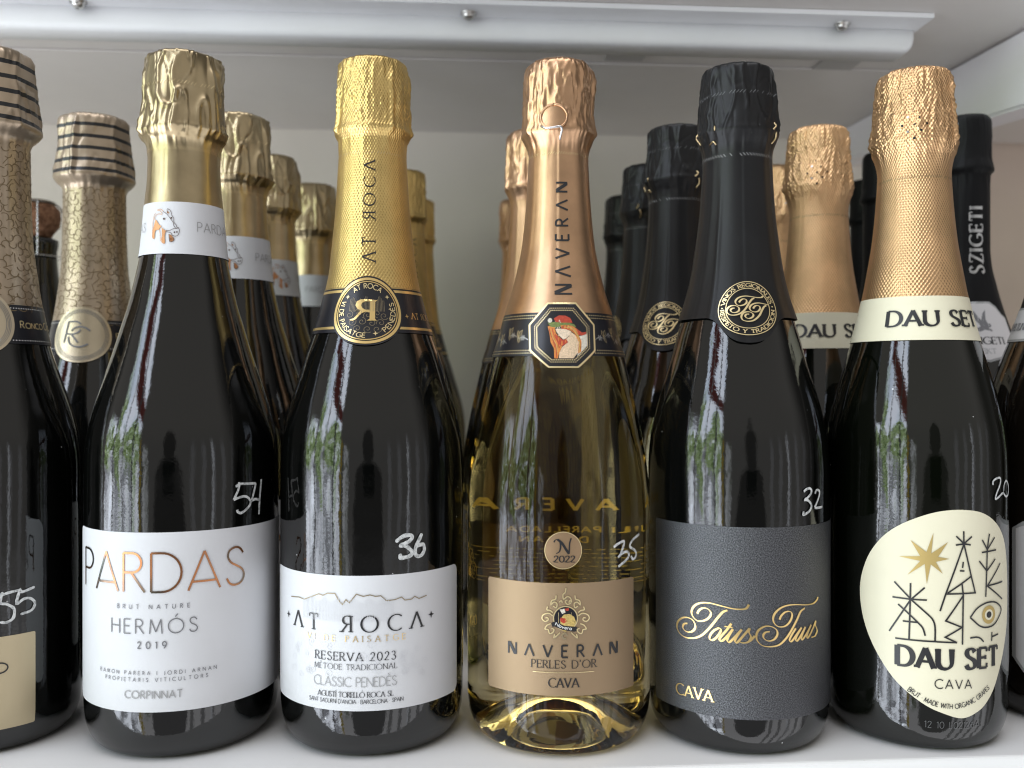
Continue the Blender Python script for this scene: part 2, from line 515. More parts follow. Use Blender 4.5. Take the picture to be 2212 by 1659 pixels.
OFF = 0.00025
class Art:
    """flat pieces printed on a bottle: gathered in plane coordinates (u = arc, v = height) and wrapped on"""
    def __init__(s, B, ref_phi, ref_z, level=1):
        s.B, s.p0, s.z0 = B, ref_phi, ref_z
        s.r = B.rf(ref_z)
        s.V, s.F, s.MI, s.mats, s.uv = [], [], [], [], []
        s.lvl = OFF * level
        s.lift = None
        s.k = 0
    def uvp(s, px, py):
        phi, z = s.B.pix(px, py)
        return ((phi - s.p0) * s.r, z - s.z0)
    def mi(s, m):
        if m not in s.mats: s.mats.append(m)
        return s.mats.index(m)
    def _add(s, pts, faces, m):
        s.k += 1
        off = s.lvl + (s.k % 24) * 0.000003
        b = len(s.V)
        for u, v in pts:
            ph, z = s.p0 + u / s.r, s.z0 + v
            s.V.append(s.B.at(ph, z, off + (s.lift(ph, z) if s.lift else 0.0)))
            s.uv.append((u, v))
        i = s.mi(m)
        for f in faces:
            s.F.append(tuple(b + q for q in f))
            s.MI.append(i)
    def poly(s, pts, m, step=0.0022, holes=()):
        loops = [pts] + list(holes)
        V, E = [], []
        for lp in loops:
            q = []
            n = len(lp)
            for i in range(n):
                a, b = Vector(lp[i]), Vector(lp[(i + 1) % n])
                c = max(1, int((b - a).length / step + 0.5))
                for j in range(c): q.append(a.lerp(b, j / c))
            base = len(V)
            V += q
            E += [(base + i, base + (i + 1) % len(q)) for i in range(len(q))]
        us, vs = [p.x for p in V], [p.y for p in V]
        u = min(us) + step * 0.37
        while u < max(us):
            v = min(vs) + step * 0.41
            while v < max(vs):
                V.append(Vector((u, v)))
                v += step * 1.03
            u += step
        nv, ne, nf, *_ = delaunay_2d_cdt([v.to_2d() if hasattr(v, 'to_2d') and len(v) > 2 else Vector((v[0], v[1])) for v in V], E, [], 0, 1e-9)
        def inside(x, y, lp):
            c = False
            j = len(lp) - 1
            for i in range(len(lp)):
                xi, yi = lp[i][0], lp[i][1]
                xj, yj = lp[j][0], lp[j][1]
                if (yi > y) != (yj > y) and x < (xj - xi) * (y - yi) / (yj - yi) + xi: c = not c
                j = i
            return c
        F2 = []
        for f in nf:
            cx = sum(nv[i][0] for i in f) / len(f)
            cyy = sum(nv[i][1] for i in f) / len(f)
            if inside(cx, cyy, pts) and not any(inside(cx, cyy, h) for h in holes):
                a, b, c = (nv[i] for i in f[:3])
                if (b[0] - a[0]) * (c[1] - a[1]) - (b[1] - a[1]) * (c[0] - a[0]) < 0: f = list(reversed(f))
                F2.append(tuple(f))
        s._add([(p[0], p[1]) for p in nv], F2, m)
    def disc(s, c, r, m, n=20, ry=None):
        ry = ry or r
        s.poly([(c[0] + r * math.cos(2 * PI * i / n), c[1] + ry * math.sin(2 * PI * i / n)) for i in range(n)], m, step=max(0.0011, r / 3))
    def dot(s, c, r, m, n=7):
        s._add([(c[0] + r * math.cos(2 * PI * i / n), c[1] + r * math.sin(2 * PI * i / n)) for i in range(n)], [tuple(range(n))], m)
    def ring(s, c, r0, r1, m, n=56, a0=0.0, a1=360.0):
        pts, fs = [], []
        for i in range(n + 1):
            a = math.radians(a0 + (a1 - a0) * i / n)
            pts += [(c[0] + r0 * math.cos(a), c[1] + r0 * math.sin(a)), (c[0] + r1 * math.cos(a), c[1] + r1 * math.sin(a))]
        for i in range(n): fs.append((2 * i, 2 * i + 1, 2 * i + 3, 2 * i + 2))
        s._add(pts, fs, m)
    def _ribbon(s, pts, wf, m, step=0.0011):
        P = [Vector(pts[0])]
        for a, b in zip(pts, pts[1:]):
            a, b = Vector(a), Vector(b)
            L = (b - a).length
            if L < 1e-9: continue
            c = max(1, int(L / step + 0.5))
            for j in range(1, c + 1): P.append(a.lerp(b, j / c))
        n = len(P)
        if n < 2: return
        D = [(P[i + 1] - P[i]).normalized() for i in range(n - 1)]
        out = []
        for i in range(n):
            d0, d1 = D[max(i - 1, 0)], D[min(i, n - 2)]
            nn = Vector((-(d0.y + d1.y), d0.x + d1.x))
            if nn.length < 1e-6: nn = Vector((-d1.y, d1.x))
            nn.normalize()
            k = max(0.55, nn.dot(Vector((-d1.y, d1.x))))
            w = wf(P[i], d1, i / (n - 1)) * 0.5 / k
            out += [tuple(P[i] + nn * w), tuple(P[i] - nn * w)]
        s._add(out, [(2 * i + 1, 2 * i + 3, 2 * i + 2, 2 * i) for i in range(n - 1)], m)
    def line(s, pts, w, m, step=0.0011):
        s._ribbon(pts, lambda p, d, t: w, m, step)
    def curve(s, pts, w, m, taper=0.0, closed=False, sub=5):
        s._ribbon(smooth(pts, sub, closed), lambda p, d, t: w * (1 - taper * abs(2 * t - 1) ** 3), m, 0.002)
    def pen(s, pts, thin, thick, ang, m, pw=2.0, sub=6):
        a0 = math.radians(ang)
        s._ribbon(smooth(pts, sub), lambda p, d, t: thin + (thick - thin) * abs(math.sin(math.atan2(d.y, d.x) - a0)) ** pw, m, 0.0008)
    def glyphs(s, text, place, cap, m, pen=0.1, thick=None, serif=False, gap=0.18, xs=1.0, off=0.0):
        """place(s, t) -> (u, v); s, t in metres along and above the base line"""
        x = off
        for ch in text:
            if ch == ' ':
                x += (0.34 + gap) * cap * xs
                continue
            g = GLYPH.get(ch)
            if g is None: continue
            wd, strokes = g
            sh = [(st[0], st[-1]) for st in strokes]
            for si, st in enumerate(strokes):
                pts = [(x + p[0] * cap * xs, p[1] * cap) for p in st]
                segs = split_corners(pts) if thick else [pts]
                for sg in segs:
                    q = [place(*p) for p in sg]
                    if thick:
                        mid = sg[len(sg) // 2]
                        def wf(p, d, t, sg=sg):
                            i = min(int(t * (len(sg) - 1)), len(sg) - 2)
                            a = math.atan2(sg[i + 1][1] - sg[i][1], sg[i + 1][0] - sg[i][0])
                            k = abs(math.sin(a - math.radians(NIB)))
                            return cap * (pen + (thick - pen) * k ** 1.6)
                        s._ribbon(q, wf, m, 0.0014)
                    else:
                        s.line(q, pen * cap, m, 0.0014)
                if serif:
                    for e, nx in ((0, 1), (-1, -2)):
                        p, p2 = st[e], st[nx]
                        dx, dy = p[0] - p2[0], p[1] - p2[1]
                        L = math.hypot(dx, dy) or 1
                        steep = abs(dy) / L > 0.8
                        shared = any(abs(p[0] - o[0]) < 0.02 and abs(p[1] - o[1]) < 0.02 and abs(strokes[j][0][1] - strokes[j][-1][1]) > 0.5
                                     for j in range(len(strokes)) if j != si for o in sh[j])
                        hw = 0.15
                        if steep and (p[1] < 0.02 or abs(p[1] - 1) < 0.02) and not shared:
                            y = p[1] + (pen * 0.5 if p[1] < 0.5 else -pen * 0.5)
                            s.line([place(x + (p[0] - hw) * cap * xs, y * cap), place(x + (p[0] + hw) * cap * xs, y * cap)], pen * cap, m, 0.002)
                        elif abs(dx) / L > 0.95 and ch in 'ETLFZ' and not any(abs(p[0] - o[0]) < 0.02 and abs(p[1] - o[1]) < 0.02 for j in range(len(strokes)) if j != si for o in sh[j]):
                            y0, y1 = (p[1], p[1] - 0.2) if p[1] > 0.8 else ((p[1], p[1] + 0.22) if p[1] < 0.2 else (p[1] - 0.1, p[1] + 0.1))
                            s.line([place(x + p[0] * cap * xs, y0 * cap), place(x + p[0] * cap * xs, y1 * cap)], pen * cap * 1.15, m, 0.002)
            x += (wd + gap) * cap * xs
        return x - gap * cap * xs
    def text(s, txt, m, x0, x1, xm, yb, capx, **kw):
        """a level line of text from photo x0 to x1, base line at (xm, yb), cap height capx"""
        gap = kw.pop('gap', 0.18)
        u0, u1 = s.uvp(x0, yb)[0], s.uvp(x1, yb)[0] if x1 else None
        v0 = s.uvp(xm, yb)[1]
        cap = s.uvp(xm, yb - capx)[1] - v0
        k = kw.pop('xs', 1.0)
        if x1:
            gap, k = fit_gap(txt, (u1 - u0) / cap, k, kw.pop('gmin', 0.12))
        s.glyphs(txt, lambda a, t: (u0 + a, v0 + t), cap, m, gap=gap, xs=k, **kw)
    def vtext(s, txt, m, xb, xt, y0, y1, **kw):
        """text running upwards; base line at photo x = xb, cap line xt"""
        gap = kw.pop('gap', 0.18)
        ym = (y0 + y1) / 2
        ub, ut = s.uvp(xb, ym)[0], s.uvp(xt, ym)[0]
        va, vb = s.uvp(xb, y0)[1], s.uvp(xb, y1)[1]
        cap = ub - ut
        gap, k = fit_gap(txt, (vb - va) / cap, kw.pop('xs', 1.0), 0.1)
        s.glyphs(txt, lambda a, t: (ub - t, va + a), cap, m, gap=gap, xs=k, **kw)
    def ctext(s, txt, m, c, r, a0, a1, cap, inner=False, **kw):
        """text round a circle from angle a0 to a1 (degrees, counted clockwise from the top); inner: along the bottom, tops to the centre"""
        gap = kw.pop('gap', 0.18)
        L = r * abs(math.radians(a1 - a0))
        k = L / (text_width(txt, gap) * cap)
        def pl(a, t):
            f = a / L
            an = math.radians(a0 + (a1 - a0) * f)
            rr = r - t if inner else r + t
            return (c[0] + rr * math.sin(an), c[1] + rr * math.cos(an))
        s.glyphs(txt, pl, cap, m, gap=gap, xs=k, **kw)
    def ptext(s, txt, m, path, cap, **kw):
        gap = kw.pop('gap', 0.18)
        P = [Vector(p) for p in smooth(path, 8)]
        Ls = [0.0]
        for a, b in zip(P, P[1:]): Ls.append(Ls[-1] + (b - a).length)
        k = Ls[-1] / (text_width(txt, gap) * cap)
        def pl(a, t):
            a = min(max(a, 0.0), Ls[-1] - 1e-9)
            i = max(j for j in range(len(Ls) - 1) if Ls[j] <= a)
            d = (P[i + 1] - P[i]).normalized()
            p = P[i] + d * (a - Ls[i])
            return (p.x - d.y * t, p.y + d.x * t)
        s.glyphs(txt, pl, cap, m, gap=gap, xs=k, **kw)
    def build(s, name, parent):
        return mesh_obj(name, s.V, s.F, s.mats, parent, s.MI, s.uv)

def smooth(pts, sub=5, closed=False):
    P = [Vector(p) for p in pts]
    n = len(P)
    if n < 3: return [tuple(p) for p in P]
    out = []
    rng = n if closed else n - 1
    for i in range(rng):
        p0 = P[(i - 1) % n] if (closed or i > 0) else P[0] * 2 - P[1]
        p1, p2 = P[i % n], P[(i + 1) % n]
        p3 = P[(i + 2) % n] if (closed or i < n - 2) else P[-1] * 2 - P[-2]
        for j in range(sub):
            t = j / sub
            out.append(tuple(0.5 * ((2 * p1) + (p2 - p0) * t + (2 * p0 - 5 * p1 + 4 * p2 - p3) * t * t + (3 * p1 - p0 - 3 * p2 + p3) * t ** 3)))
    out.append(tuple(P[0] if closed else P[-1]))
    return out

def split_corners(pts):
    out, cur = [], [pts[0]]
    for i in range(1, len(pts)):
        cur.append(pts[i])
        if i < len(pts) - 1:
            a = Vector(pts[i]) - Vector(pts[i - 1])
            b = Vector(pts[i + 1]) - Vector(pts[i])
            if a.length > 0 and b.length > 0 and a.angle(b) > 0.6:
                out.append(cur)
                cur = [pts[i]]
    out.append(cur)
    return out

NIB = 8.0
def arc(cx, cy_, rx, ry, a0, a1, n=14):
    return [(cx + rx * math.cos(math.radians(a0 + (a1 - a0) * i / n)), cy_ + ry * math.sin(math.radians(a0 + (a1 - a0) * i / n))) for i in range(n + 1)]
S_CURVE = smooth([(0.50, 0.83), (0.40, 0.96), (0.26, 1.0), (0.10, 0.93), (0.05, 0.77), (0.14, 0.61), (0.30, 0.51), (0.46, 0.40), (0.53, 0.24), (0.45, 0.06), (0.27, 0.0), (0.11, 0.05), (0.02, 0.2)], 3)
TWO = smooth([(0.04, 0.76), (0.10, 0.93), (0.26, 1.0), (0.43, 0.92), (0.47, 0.73), (0.36, 0.5), (0.16, 0.22), (0.02, 0.0)], 3)
GLYPH = {
    'A': (0.80, [[(0, 0), (0.40, 1)], [(0.40, 1), (0.80, 0)], [(0.14, 0.33), (0.66, 0.33)]]),
    'a': (0.80, [[(0, 0), (0.40, 1)], [(0.40, 1), (0.80, 0)], [(0.09, 0.22), (0.71, 0.22)]]),
    'Λ': (0.80, [[(0, 0), (0.40, 1)], [(0.40, 1), (0.80, 0)]]),
    'B': (0.56, [[(0, 0), (0, 1)], [(0, 1), (0.26, 1)] + arc(0.27, 0.76, 0.22, 0.24, 90, -90) + [(0, 0.52)], [(0, 0.52), (0.28, 0.52)] + arc(0.30, 0.26, 0.26, 0.26, 90, -90) + [(0, 0)]]),
    'C': (0.80, [arc(0.5, 0.5, 0.5, 0.5, 48, 312, 20)]),
    'D': (0.74, [[(0, 0), (0, 1)], [(0, 1), (0.26, 1)] + arc(0.26, 0.5, 0.48, 0.5, 90, -90, 18) + [(0, 0)]]),
    'E': (0.50, [[(0, 0), (0, 1)], [(0, 1), (0.5, 1)], [(0, 0.52), (0.42, 0.52)], [(0, 0), (0.5, 0)]]),
    'F': (0.48, [[(0, 0), (0, 1)], [(0, 1), (0.48, 1)], [(0, 0.52), (0.40, 0.52)]]),
    'G': (0.84, [arc(0.5, 0.5, 0.5, 0.5, 48, 325, 20) + [(0.86, 0.40)], [(0.56, 0.44), (0.88, 0.44)]]),
    'H': (0.68, [[(0, 0), (0, 1)], [(0.68, 0), (0.68, 1)], [(0, 0.52), (0.68, 0.52)]]),
    'I': (0.06, [[(0.03, 0), (0.03, 1)]]),
    'J': (0.30, [[(0.28, 1), (0.28, 0.16)] + arc(0.12, 0.16, 0.16, 0.18, 0, -110, 8)]),
    'K': (0.60, [[(0, 0), (0, 1)], [(0.56, 1), (0, 0.44)], [(0.16, 0.60), (0.60, 0)]]),
    'L': (0.46, [[(0, 0), (0, 1)], [(0, 0), (0.46, 0)]]),
    'M': (0.92, [[(0.04, 0), (0.12, 1)], [(0.12, 1), (0.46, 0.12)], [(0.46, 0.12), (0.80, 1)], [(0.80, 1), (0.88, 0)]]),
    'N': (0.72, [[(0, 0), (0, 1)], [(0, 1), (0.72, 0)], [(0.72, 0), (0.72, 1)]]),
    'O': (1.0, [arc(0.5, 0.5, 0.5, 0.5, 0, 360, 28)]),
    'P': (0.50, [[(0, 0), (0, 1)], [(0, 1), (0.24, 1)] + arc(0.24, 0.74, 0.26, 0.26, 90, -90, 12) + [(0, 0.48)]]),
    'R': (0.58, [[(0, 0), (0, 1)], [(0, 1), (0.24, 1)] + arc(0.24, 0.75, 0.25, 0.25, 90, -90, 12) + [(0, 0.50)], [(0.22, 0.50), (0.58, 0)]]),
    'Я': (0.58, [[(0.58, 0), (0.58, 1)], [(0.58, 1), (0.34, 1)] + arc(0.34, 0.75, 0.25, 0.25, 90, 270, 12) + [(0.58, 0.50)], [(0.36, 0.50), (0, 0)]]),
    'S': (0.56, [S_CURVE]),
    'T': (0.64, [[(0.32, 0), (0.32, 1)], [(0, 1), (0.64, 1)]]),
    'U': (0.68, [[(0, 1), (0, 0.32)] + arc(0.34, 0.33, 0.34, 0.33, 180, 360, 14) + [(0.68, 1)]]),
    'V': (0.76, [[(0, 1), (0.38, 0)], [(0.38, 0), (0.76, 1)]]),
    'W': (1.1, [[(0, 1), (0.28, 0)], [(0.28, 0), (0.55, 1)], [(0.55, 1), (0.82, 0)], [(0.82, 0), (1.1, 1)]]),
    'Y': (0.66, [[(0, 1), (0.33, 0.48)], [(0.66, 1), (0.33, 0.48)], [(0.33, 0.48), (0.33, 0)]]),
    'Z': (0.60, [[(0.02, 1), (0.58, 1)], [(0.58, 1), (0, 0)], [(0, 0), (0.60, 0)]]),
    'Ñ': (0.72, [[(0, 0), (0, 1)], [(0.0, 1), (0.60, 0)], [(0.14, 1), (0.72, 0)], [(0.72, 0), (0.72, 1)]]),
    '0': (0.58, [arc(0.29, 0.5, 0.29, 0.5, 0, 360, 24)]),
    '1': (0.20, [[(0.16, 0), (0.16, 1)], [(0.16, 1), (0, 0.84)]]),
    '2': (0.52, [TWO, [(0.02, 0), (0.52, 0)]]),
    '3': (0.50, [smooth([(0.04, 0.86), (0.14, 0.98), (0.28, 1.0), (0.42, 0.9), (0.42, 0.68), (0.30, 0.56), (0.18, 0.53)], 3), smooth([(0.18, 0.53), (0.36, 0.50), (0.50, 0.34), (0.48, 0.14), (0.32, 0.0), (0.14, 0.02), (0.02, 0.14)], 3)]),
    '6': (0.54, [arc(0.27, 0.30, 0.27, 0.30, 0, 360, 20), smooth([(0.02, 0.36), (0.10, 0.68), (0.36, 1.0)], 5)]),
    '9': (0.56, [arc(0.28, 0.68, 0.27, 0.32, 0, 360, 20), smooth([(0.54, 0.62), (0.44, 0.30), (0.20, 0.0)], 5)]),
    '·': (0.10, [[(0.0, 0.5), (0.10, 0.5)]]),
    "'": (0.10, [[(0.07, 1.05), (0.03, 0.8)]]),
    'n': (0.42, [[(0, 0), (0, 0.62)], [(0, 0.45)] + arc(0.21, 0.42, 0.21, 0.2, 180, 0, 8) + [(0.42, 0)]]),
    'v': (0.42, [[(0, 0.62), (0.21, 0)], [(0.21, 0), (0.42, 0.62)]]),
    'e': (0.44, [[(0.02, 0.33), (0.43, 0.33)] + arc(0.22, 0.31, 0.21, 0.31, 5, 320, 14)]),
    'r': (0.28, [[(0, 0), (0, 0.62)], [(0, 0.4), (0.1, 0.57), (0.28, 0.6)]]),
    'ɑ': (0.44, [arc(0.21, 0.31, 0.21, 0.31, 0, 360, 16), [(0.42, 0.62), (0.42, 0)]]),
}
for base, acc, tick in (('O', 'Ó', (0.45, 0.62)), ('E', 'È', (0.32, 0.16)), ('I', 'Í', (0.0, 0.14)), ('A', 'À', (0.46, 0.32))):
    GLYPH[acc] = (GLYPH[base][0], GLYPH[base][1] + [[(tick[0], 1.14), (tick[1], 1.34)]])
GLYPH['Ü'] = (0.68, GLYPH['U'][1] + [[(0.14, 1.2), (0.24, 1.2)], [(0.44, 1.2), (0.54, 1.2)]])

def text_width(t, gap):
    w = 0.0
    for ch in t:
        w += (0.34 if ch == ' ' else GLYPH[ch][0]) + gap
    return w - gap

def fit_gap(t, width, xs, gmin):
    """letter spacing that makes a line as wide as it should be; narrower letters only when they would touch"""
    w = text_width(t, 0.0)
    g = (width / xs - w) / max(1, len(t) - 1)
    if g >= gmin: return g, xs
    return gmin, width / text_width(t, gmin)

def crop(x0, y0, wsrc, wimg):
    k = wsrc / wimg
    return lambda x, y: ((x0 + x * k) * 0.8848, (y0 + y * k) * 0.8848)

# ------------------------------------------------------------------ bottle parts
def lathe(B, name, z0, z1, m, parent, off=0.0, seg=96, rows=70, cap0=True, cap1=True, disp=None, punt=False):
    V, Fc, UV = [], [], []
    zs = [z0 + (z1 - z0) * (i / rows) for i in range(rows + 1)]
    if z0 == 0.0: zs = sorted(set(zs + [0.0006, 0.0012, 0.0022, 0.0035, 0.005, 0.007, 0.0095, 0.012]))
    n = len(zs)
    rr = B.rf((z0 + z1) / 2)
    for z in zs:
        for k in range(seg):
            ph = 2 * PI * k / seg
            r = B.rf(z) + off + (disp(ph, z) if disp else 0.0)
            V.append((r * math.sin(ph), -r * math.cos(ph), z))
            UV.append((ph * 0.02, z))
    for i in range(n - 1):
        for k in range(seg):
            Fc.append((i * seg + k, i * seg + (k + 1) % seg, (i + 1) * seg + (k + 1) % seg, (i + 1) * seg + k))
    if cap0:
        if punt:
            prev = list(range(seg))
            for f, zz in ((0.9, 0.001), (0.78, 0.006), (0.55, 0.014), (0.3, 0.020)):
                cur = list(range(len(V), len(V) + seg))
                for k in range(seg):
                    x, y, _ = V[k]
                    V.append((x * f, y * f, zz))
                    UV.append((0, zz))
                for k in range(seg): Fc.append((prev[(k + 1) % seg], prev[k], cur[k], cur[(k + 1) % seg]))
                prev = cur
            Fc.append(tuple(reversed(prev)))
        else:
            Fc.append(tuple(range(seg - 1, -1, -1)))
    if cap1: Fc.append(tuple((n - 1) * seg + k for k in range(seg)))
    # the u coordinate wraps: give the last column of faces its own continuous values
    o = mesh_obj(name, V, Fc, m, parent)
    l = o.data.uv_layers.new(name='UVMap')
    for p in o.data.polygons:
        ks = [o.data.loops[li].vertex_index for li in p.loop_indices]
        us = [UV[i][0] for i in ks]
        for li, i in zip(p.loop_indices, ks):
            u = UV[i][0]
            if max(us) - u > 0.06: u += 2 * PI * 0.02
            l.data[li].uv = (u, UV[i][1])
    return o

def wrinkles(seed, zc, ztop, zring, amp, style, ridges=(0.4, 1.97, 3.54, 5.11)):
    """crumpled hood: folds from the wire ring up to the top, seams over the four wires"""
    sx = seed * 3.71
    def f(ph, z):
        up = min(1.0, max(0.0, (z - zc) / 0.012))
        up = up * up * (3 - 2 * up)
        c, s_ = math.cos(ph), math.sin(ph)
        e = 0.0
        # folds: broad dents, then sharp creases
        wx = 0.35 * noise.noise(Vector((c * 3 + sx, s_ * 3 + 9, z * 90)))
        if style == 'soft':
            n1 = noise.noise(Vector((c * 1.9 + sx, s_ * 1.9, z * 50)))
            n2 = noise.noise(Vector((c * 4.2 + sx + wx, s_ * 4.2 + 3, z * 70)))
            n4 = noise.noise(Vector((c * 2.5 + sx + wx, s_ * 2.5 + 5, z * 34)))
            n5 = noise.noise(Vector((c * 3.3 + sx - wx, s_ * 3.3 + 7, z * 52)))
            e += amp * up * (1.5 * n1 + 0.4 * n2 + 0.95 * max(0.0, 1 - abs(n4) * 7.0) ** 1.4 - 0.6 * max(0.0, 1 - abs(n5) * 9.0) ** 1.4)
        else:
            n1 = noise.noise(Vector((c * 3.4 + sx, s_ * 3.4, z * 62)))
            n2 = noise.noise(Vector((c * 9 + sx + wx, s_ * 9 + 3, z * 125)))
            n3 = noise.noise(Vector((c * 17 + sx, s_ * 17, z * 330)))
            n4 = noise.noise(Vector((c * 5.6 + sx + wx, s_ * 5.6 + 5, z * 66)))
            n5 = noise.noise(Vector((c * 8.5 + sx - wx, s_ * 8.5 + 7, z * 95)))
            e += amp * up * (0.95 * n1 + 0.35 * n2 + 0.14 * n3 + 0.95 * max(0.0, 1 - abs(n4) * 7.0) ** 1.4 - 0.7 * max(0.0, 1 - abs(n5) * 7.0) ** 1.4)
        # gathers where the hood is pinched in under the ring
        g2 = math.exp(-((z - zring + 0.0065) / 0.0045) ** 2)
        e += 0.00055 * g2 * noise.noise(Vector((c * 7 + sx, s_ * 7 + 2, z * 70)))
        # wires
        for r0 in ridges:
            d = (ph - r0 + PI) % (2 * PI) - PI
            wv = 0.07 * noise.noise(Vector((z * 120, r0, sx)))
            g = math.exp(-((d + wv) / 0.06) ** 2)
            gate = min(1, max(0, (z - zring + 0.003) / 0.003)) * min(1, max(0, (ztop - 0.004 - z) / 0.006))
            e += (0.0014 if amp > 0.0004 else 0.0) * g * gate
        # ring wire
        e += 0.00040 * math.exp(-((z - zring) / 0.0013) ** 2)
        # broad facets and soft flutes of the neck
        e += 0.00022 * noise.noise(Vector((c * 2.2 + sx, s_ * 2.2, z * 9)))
        e += 0.00030 * max(0.0, noise.noise(Vector((c * 4.5 + sx, s_ * 4.5, z * 5 + 7)))) * (1 - up)
        # pasted edge of the foil
        d = (ph - ridges[0] - 0.9 + PI) % (2 * PI) - PI
        e += 0.00028 / (1 + math.exp(-d / 0.008)) * math.exp(-abs(d) / 0.6) * (1 - up) if d > -0.3 else 0.0
        return e * min(1.0, max(0.0, (ztop - z) / 0.0015) * 0.8 + 0.2)
    return f

def ticks(art, z, n, h, w, m, slant=0.7, p0=-1.4, p1=1.4, wob=0.0004):
    for i in range(n):
        u = (p0 + (p1 - p0) * i / (n - 1)) * art.r
        v = z - art.z0 + random.uniform(-wob, wob) * 0.5
        if random.random() < 0.12: continue
        art.line([(u - slant * h / 2, v - h / 2), (u + slant * h / 2, v + h / 2)], w, m)

def chalk_marks(B, parent, strokes, c, w, thin=False, level=2):
    xs = [c(*p) for st in strokes for p in st]
    mx, my = sum(p[0] for p in xs) / len(xs), sum(p[1] for p in xs) / len(xs)
    ph, z = B.pix(mx, my)
    A = Art(B, ph, z, level)
    for st in strokes:
        pts = [A.uvp(*c(*p)) for p in st]
        if thin:
            for o, f in ((-0.30, 0.42), (0.30, 0.45), (0.02, 0.30)):
                sm = smooth(pts, 5)
                q = []
                for i, p in enumerate(sm):
                    d = Vector(sm[min(i + 1, len(sm) - 1)]) - Vector(sm[max(i - 1, 0)])
                    d.normalize()
                    q.append((p[0] - d.y * w * o, p[1] + d.x * w * o))
                A._ribbon(q, lambda p, d, t, f=f: w * f * (0.8 + 0.4 * noise.noise(Vector((p.x * 900, p.y * 900, f * 9)))), M['chalk'], 0.0006)
        else:
            A._ribbon(smooth(pts, 5), lambda p, d, t: w * (0.92 + 0.25 * noise.noise(Vector((p.x * 700, p.y * 700, 3)))), M['chalk'], 0.0006)
            for e, f in ((0, 0), (-1, 1)): A.disc(pts[e], w * 0.45, M['chalk'], 12)
    return A.build('handwritten_price', parent)

def label_patch(B, name, parent, m, poly_phi_z, level=1, ref=None):
    ph = sum(p[0] for p in poly_phi_z) / len(poly_phi_z)
    z = sum(p[1] for p in poly_phi_z) / len(poly_phi_z)
    A = Art(B, ph, z, level)
    A.poly([((p - ph) * A.r, zz - z) for p, zz in poly_phi_z], m, 0.003)
    return A.build(name, parent)

def rounded_rect(p0, p1, z0, z1, rad, r):
    a = rad / r
    out = []
    for cx, cz, s0 in ((p1 - a, z1 - rad, 0), (p0 + a, z1 - rad, 90), (p0 + a, z0 + rad, 180), (p1 - a, z0 + rad, 270)):
        for i in range(6):
            t = math.radians(s0 + 90 * i / 5)
            out.append((cx + a * math.cos(t), cz + rad * math.sin(t)))
    return out

def band(B, name, parent, m, z0, z1, level=1, seg=96, rows=10):
    V, Fc, UV = [], [], []
    for i in range(rows + 1):
        z = z0 + (z1 - z0) * i / rows
        for k in range(seg):
            V.append(B.at(2 * PI * k / seg, z, OFF * level))
            UV.append((2 * PI * k / seg * 0.02, z))
    for i in range(rows):
        for k in range(seg): Fc.append((i * seg + k, i * seg + (k + 1) % seg, (i + 1) * seg + (k + 1) % seg, (i + 1) * seg + k))
    return mesh_obj(name, V, Fc, m, parent, None, UV)

CAT = 'wine bottle'
def pz(B, x, y): return B.pix(x, y)[1]
def pp(B, x, y): return B.pix(x, y)[0]

# ================================================================== the shelf
YAW = math.radians(4.1)
def yawed(o):
    o.rotation_euler = (0, 0, YAW)
    o['kind'] = 'structure'
    return o
def shelf_front(): return 0.3905
CEIL = EYE + 0.243
BACK = 0.875
yawed(bevel_box('shelf_board', -1.1, 1.1, shelf_front(), BACK, -0.028, 0.0, M['shelf'], 0.0012))
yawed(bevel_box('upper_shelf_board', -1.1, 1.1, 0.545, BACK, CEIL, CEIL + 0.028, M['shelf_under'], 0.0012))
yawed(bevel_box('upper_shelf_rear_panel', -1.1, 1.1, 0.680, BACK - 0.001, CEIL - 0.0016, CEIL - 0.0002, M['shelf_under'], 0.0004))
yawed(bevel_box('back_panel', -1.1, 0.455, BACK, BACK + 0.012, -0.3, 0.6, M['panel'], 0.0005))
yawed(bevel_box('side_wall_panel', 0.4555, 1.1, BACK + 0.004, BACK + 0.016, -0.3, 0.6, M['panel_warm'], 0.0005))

# shelf bracket under the upper shelf on the right
br = thing('shelf_bracket', 'white tapering metal bracket under the upper shelf at the right', 'bracket', (0, 0, 0))
br.rotation_euler = (0, 0, math.radians(8.4))
def bracket():
    # local frame: x across, y into the shelf
    prof = [(0.45, CEIL - 0.001), (0.45, CEIL - 0.0625), (0.664, CEIL - 0.0458), (0.845, CEIL - 0.0277)]
    for i in range(7):
        t = -PI / 2 + PI / 2 * i / 6
        prof.append((0.868 + 0.014 * math.cos(t), CEIL - 0.0120 + 0.0135 * math.sin(t)))
    prof.append((0.882, CEIL - 0.001))
    bm = bmesh.new()
    a = [bm.verts.new((0.4360, y, z)) for y, z in prof]
    b = [bm.verts.new((0.4640, y, z)) for y, z in prof]
    bm.faces.new(a)
    bm.faces.new(list(reversed(b)))
    for i in range(len(prof)):
        j = (i + 1) % len(prof)
        bm.faces.new((a[j], a[i], b[i], b[j]))
    bmesh.ops.recalc_face_normals(bm, faces=bm.faces[:])
    bmesh.ops.bevel(bm, geom=[e for e in bm.edges if e.calc_face_angle(0) > 1.2], offset=0.002, segments=2, affect='EDGES')
    return bm
bm_obj('bracket_arm', bracket(), M['metal_white'], br)

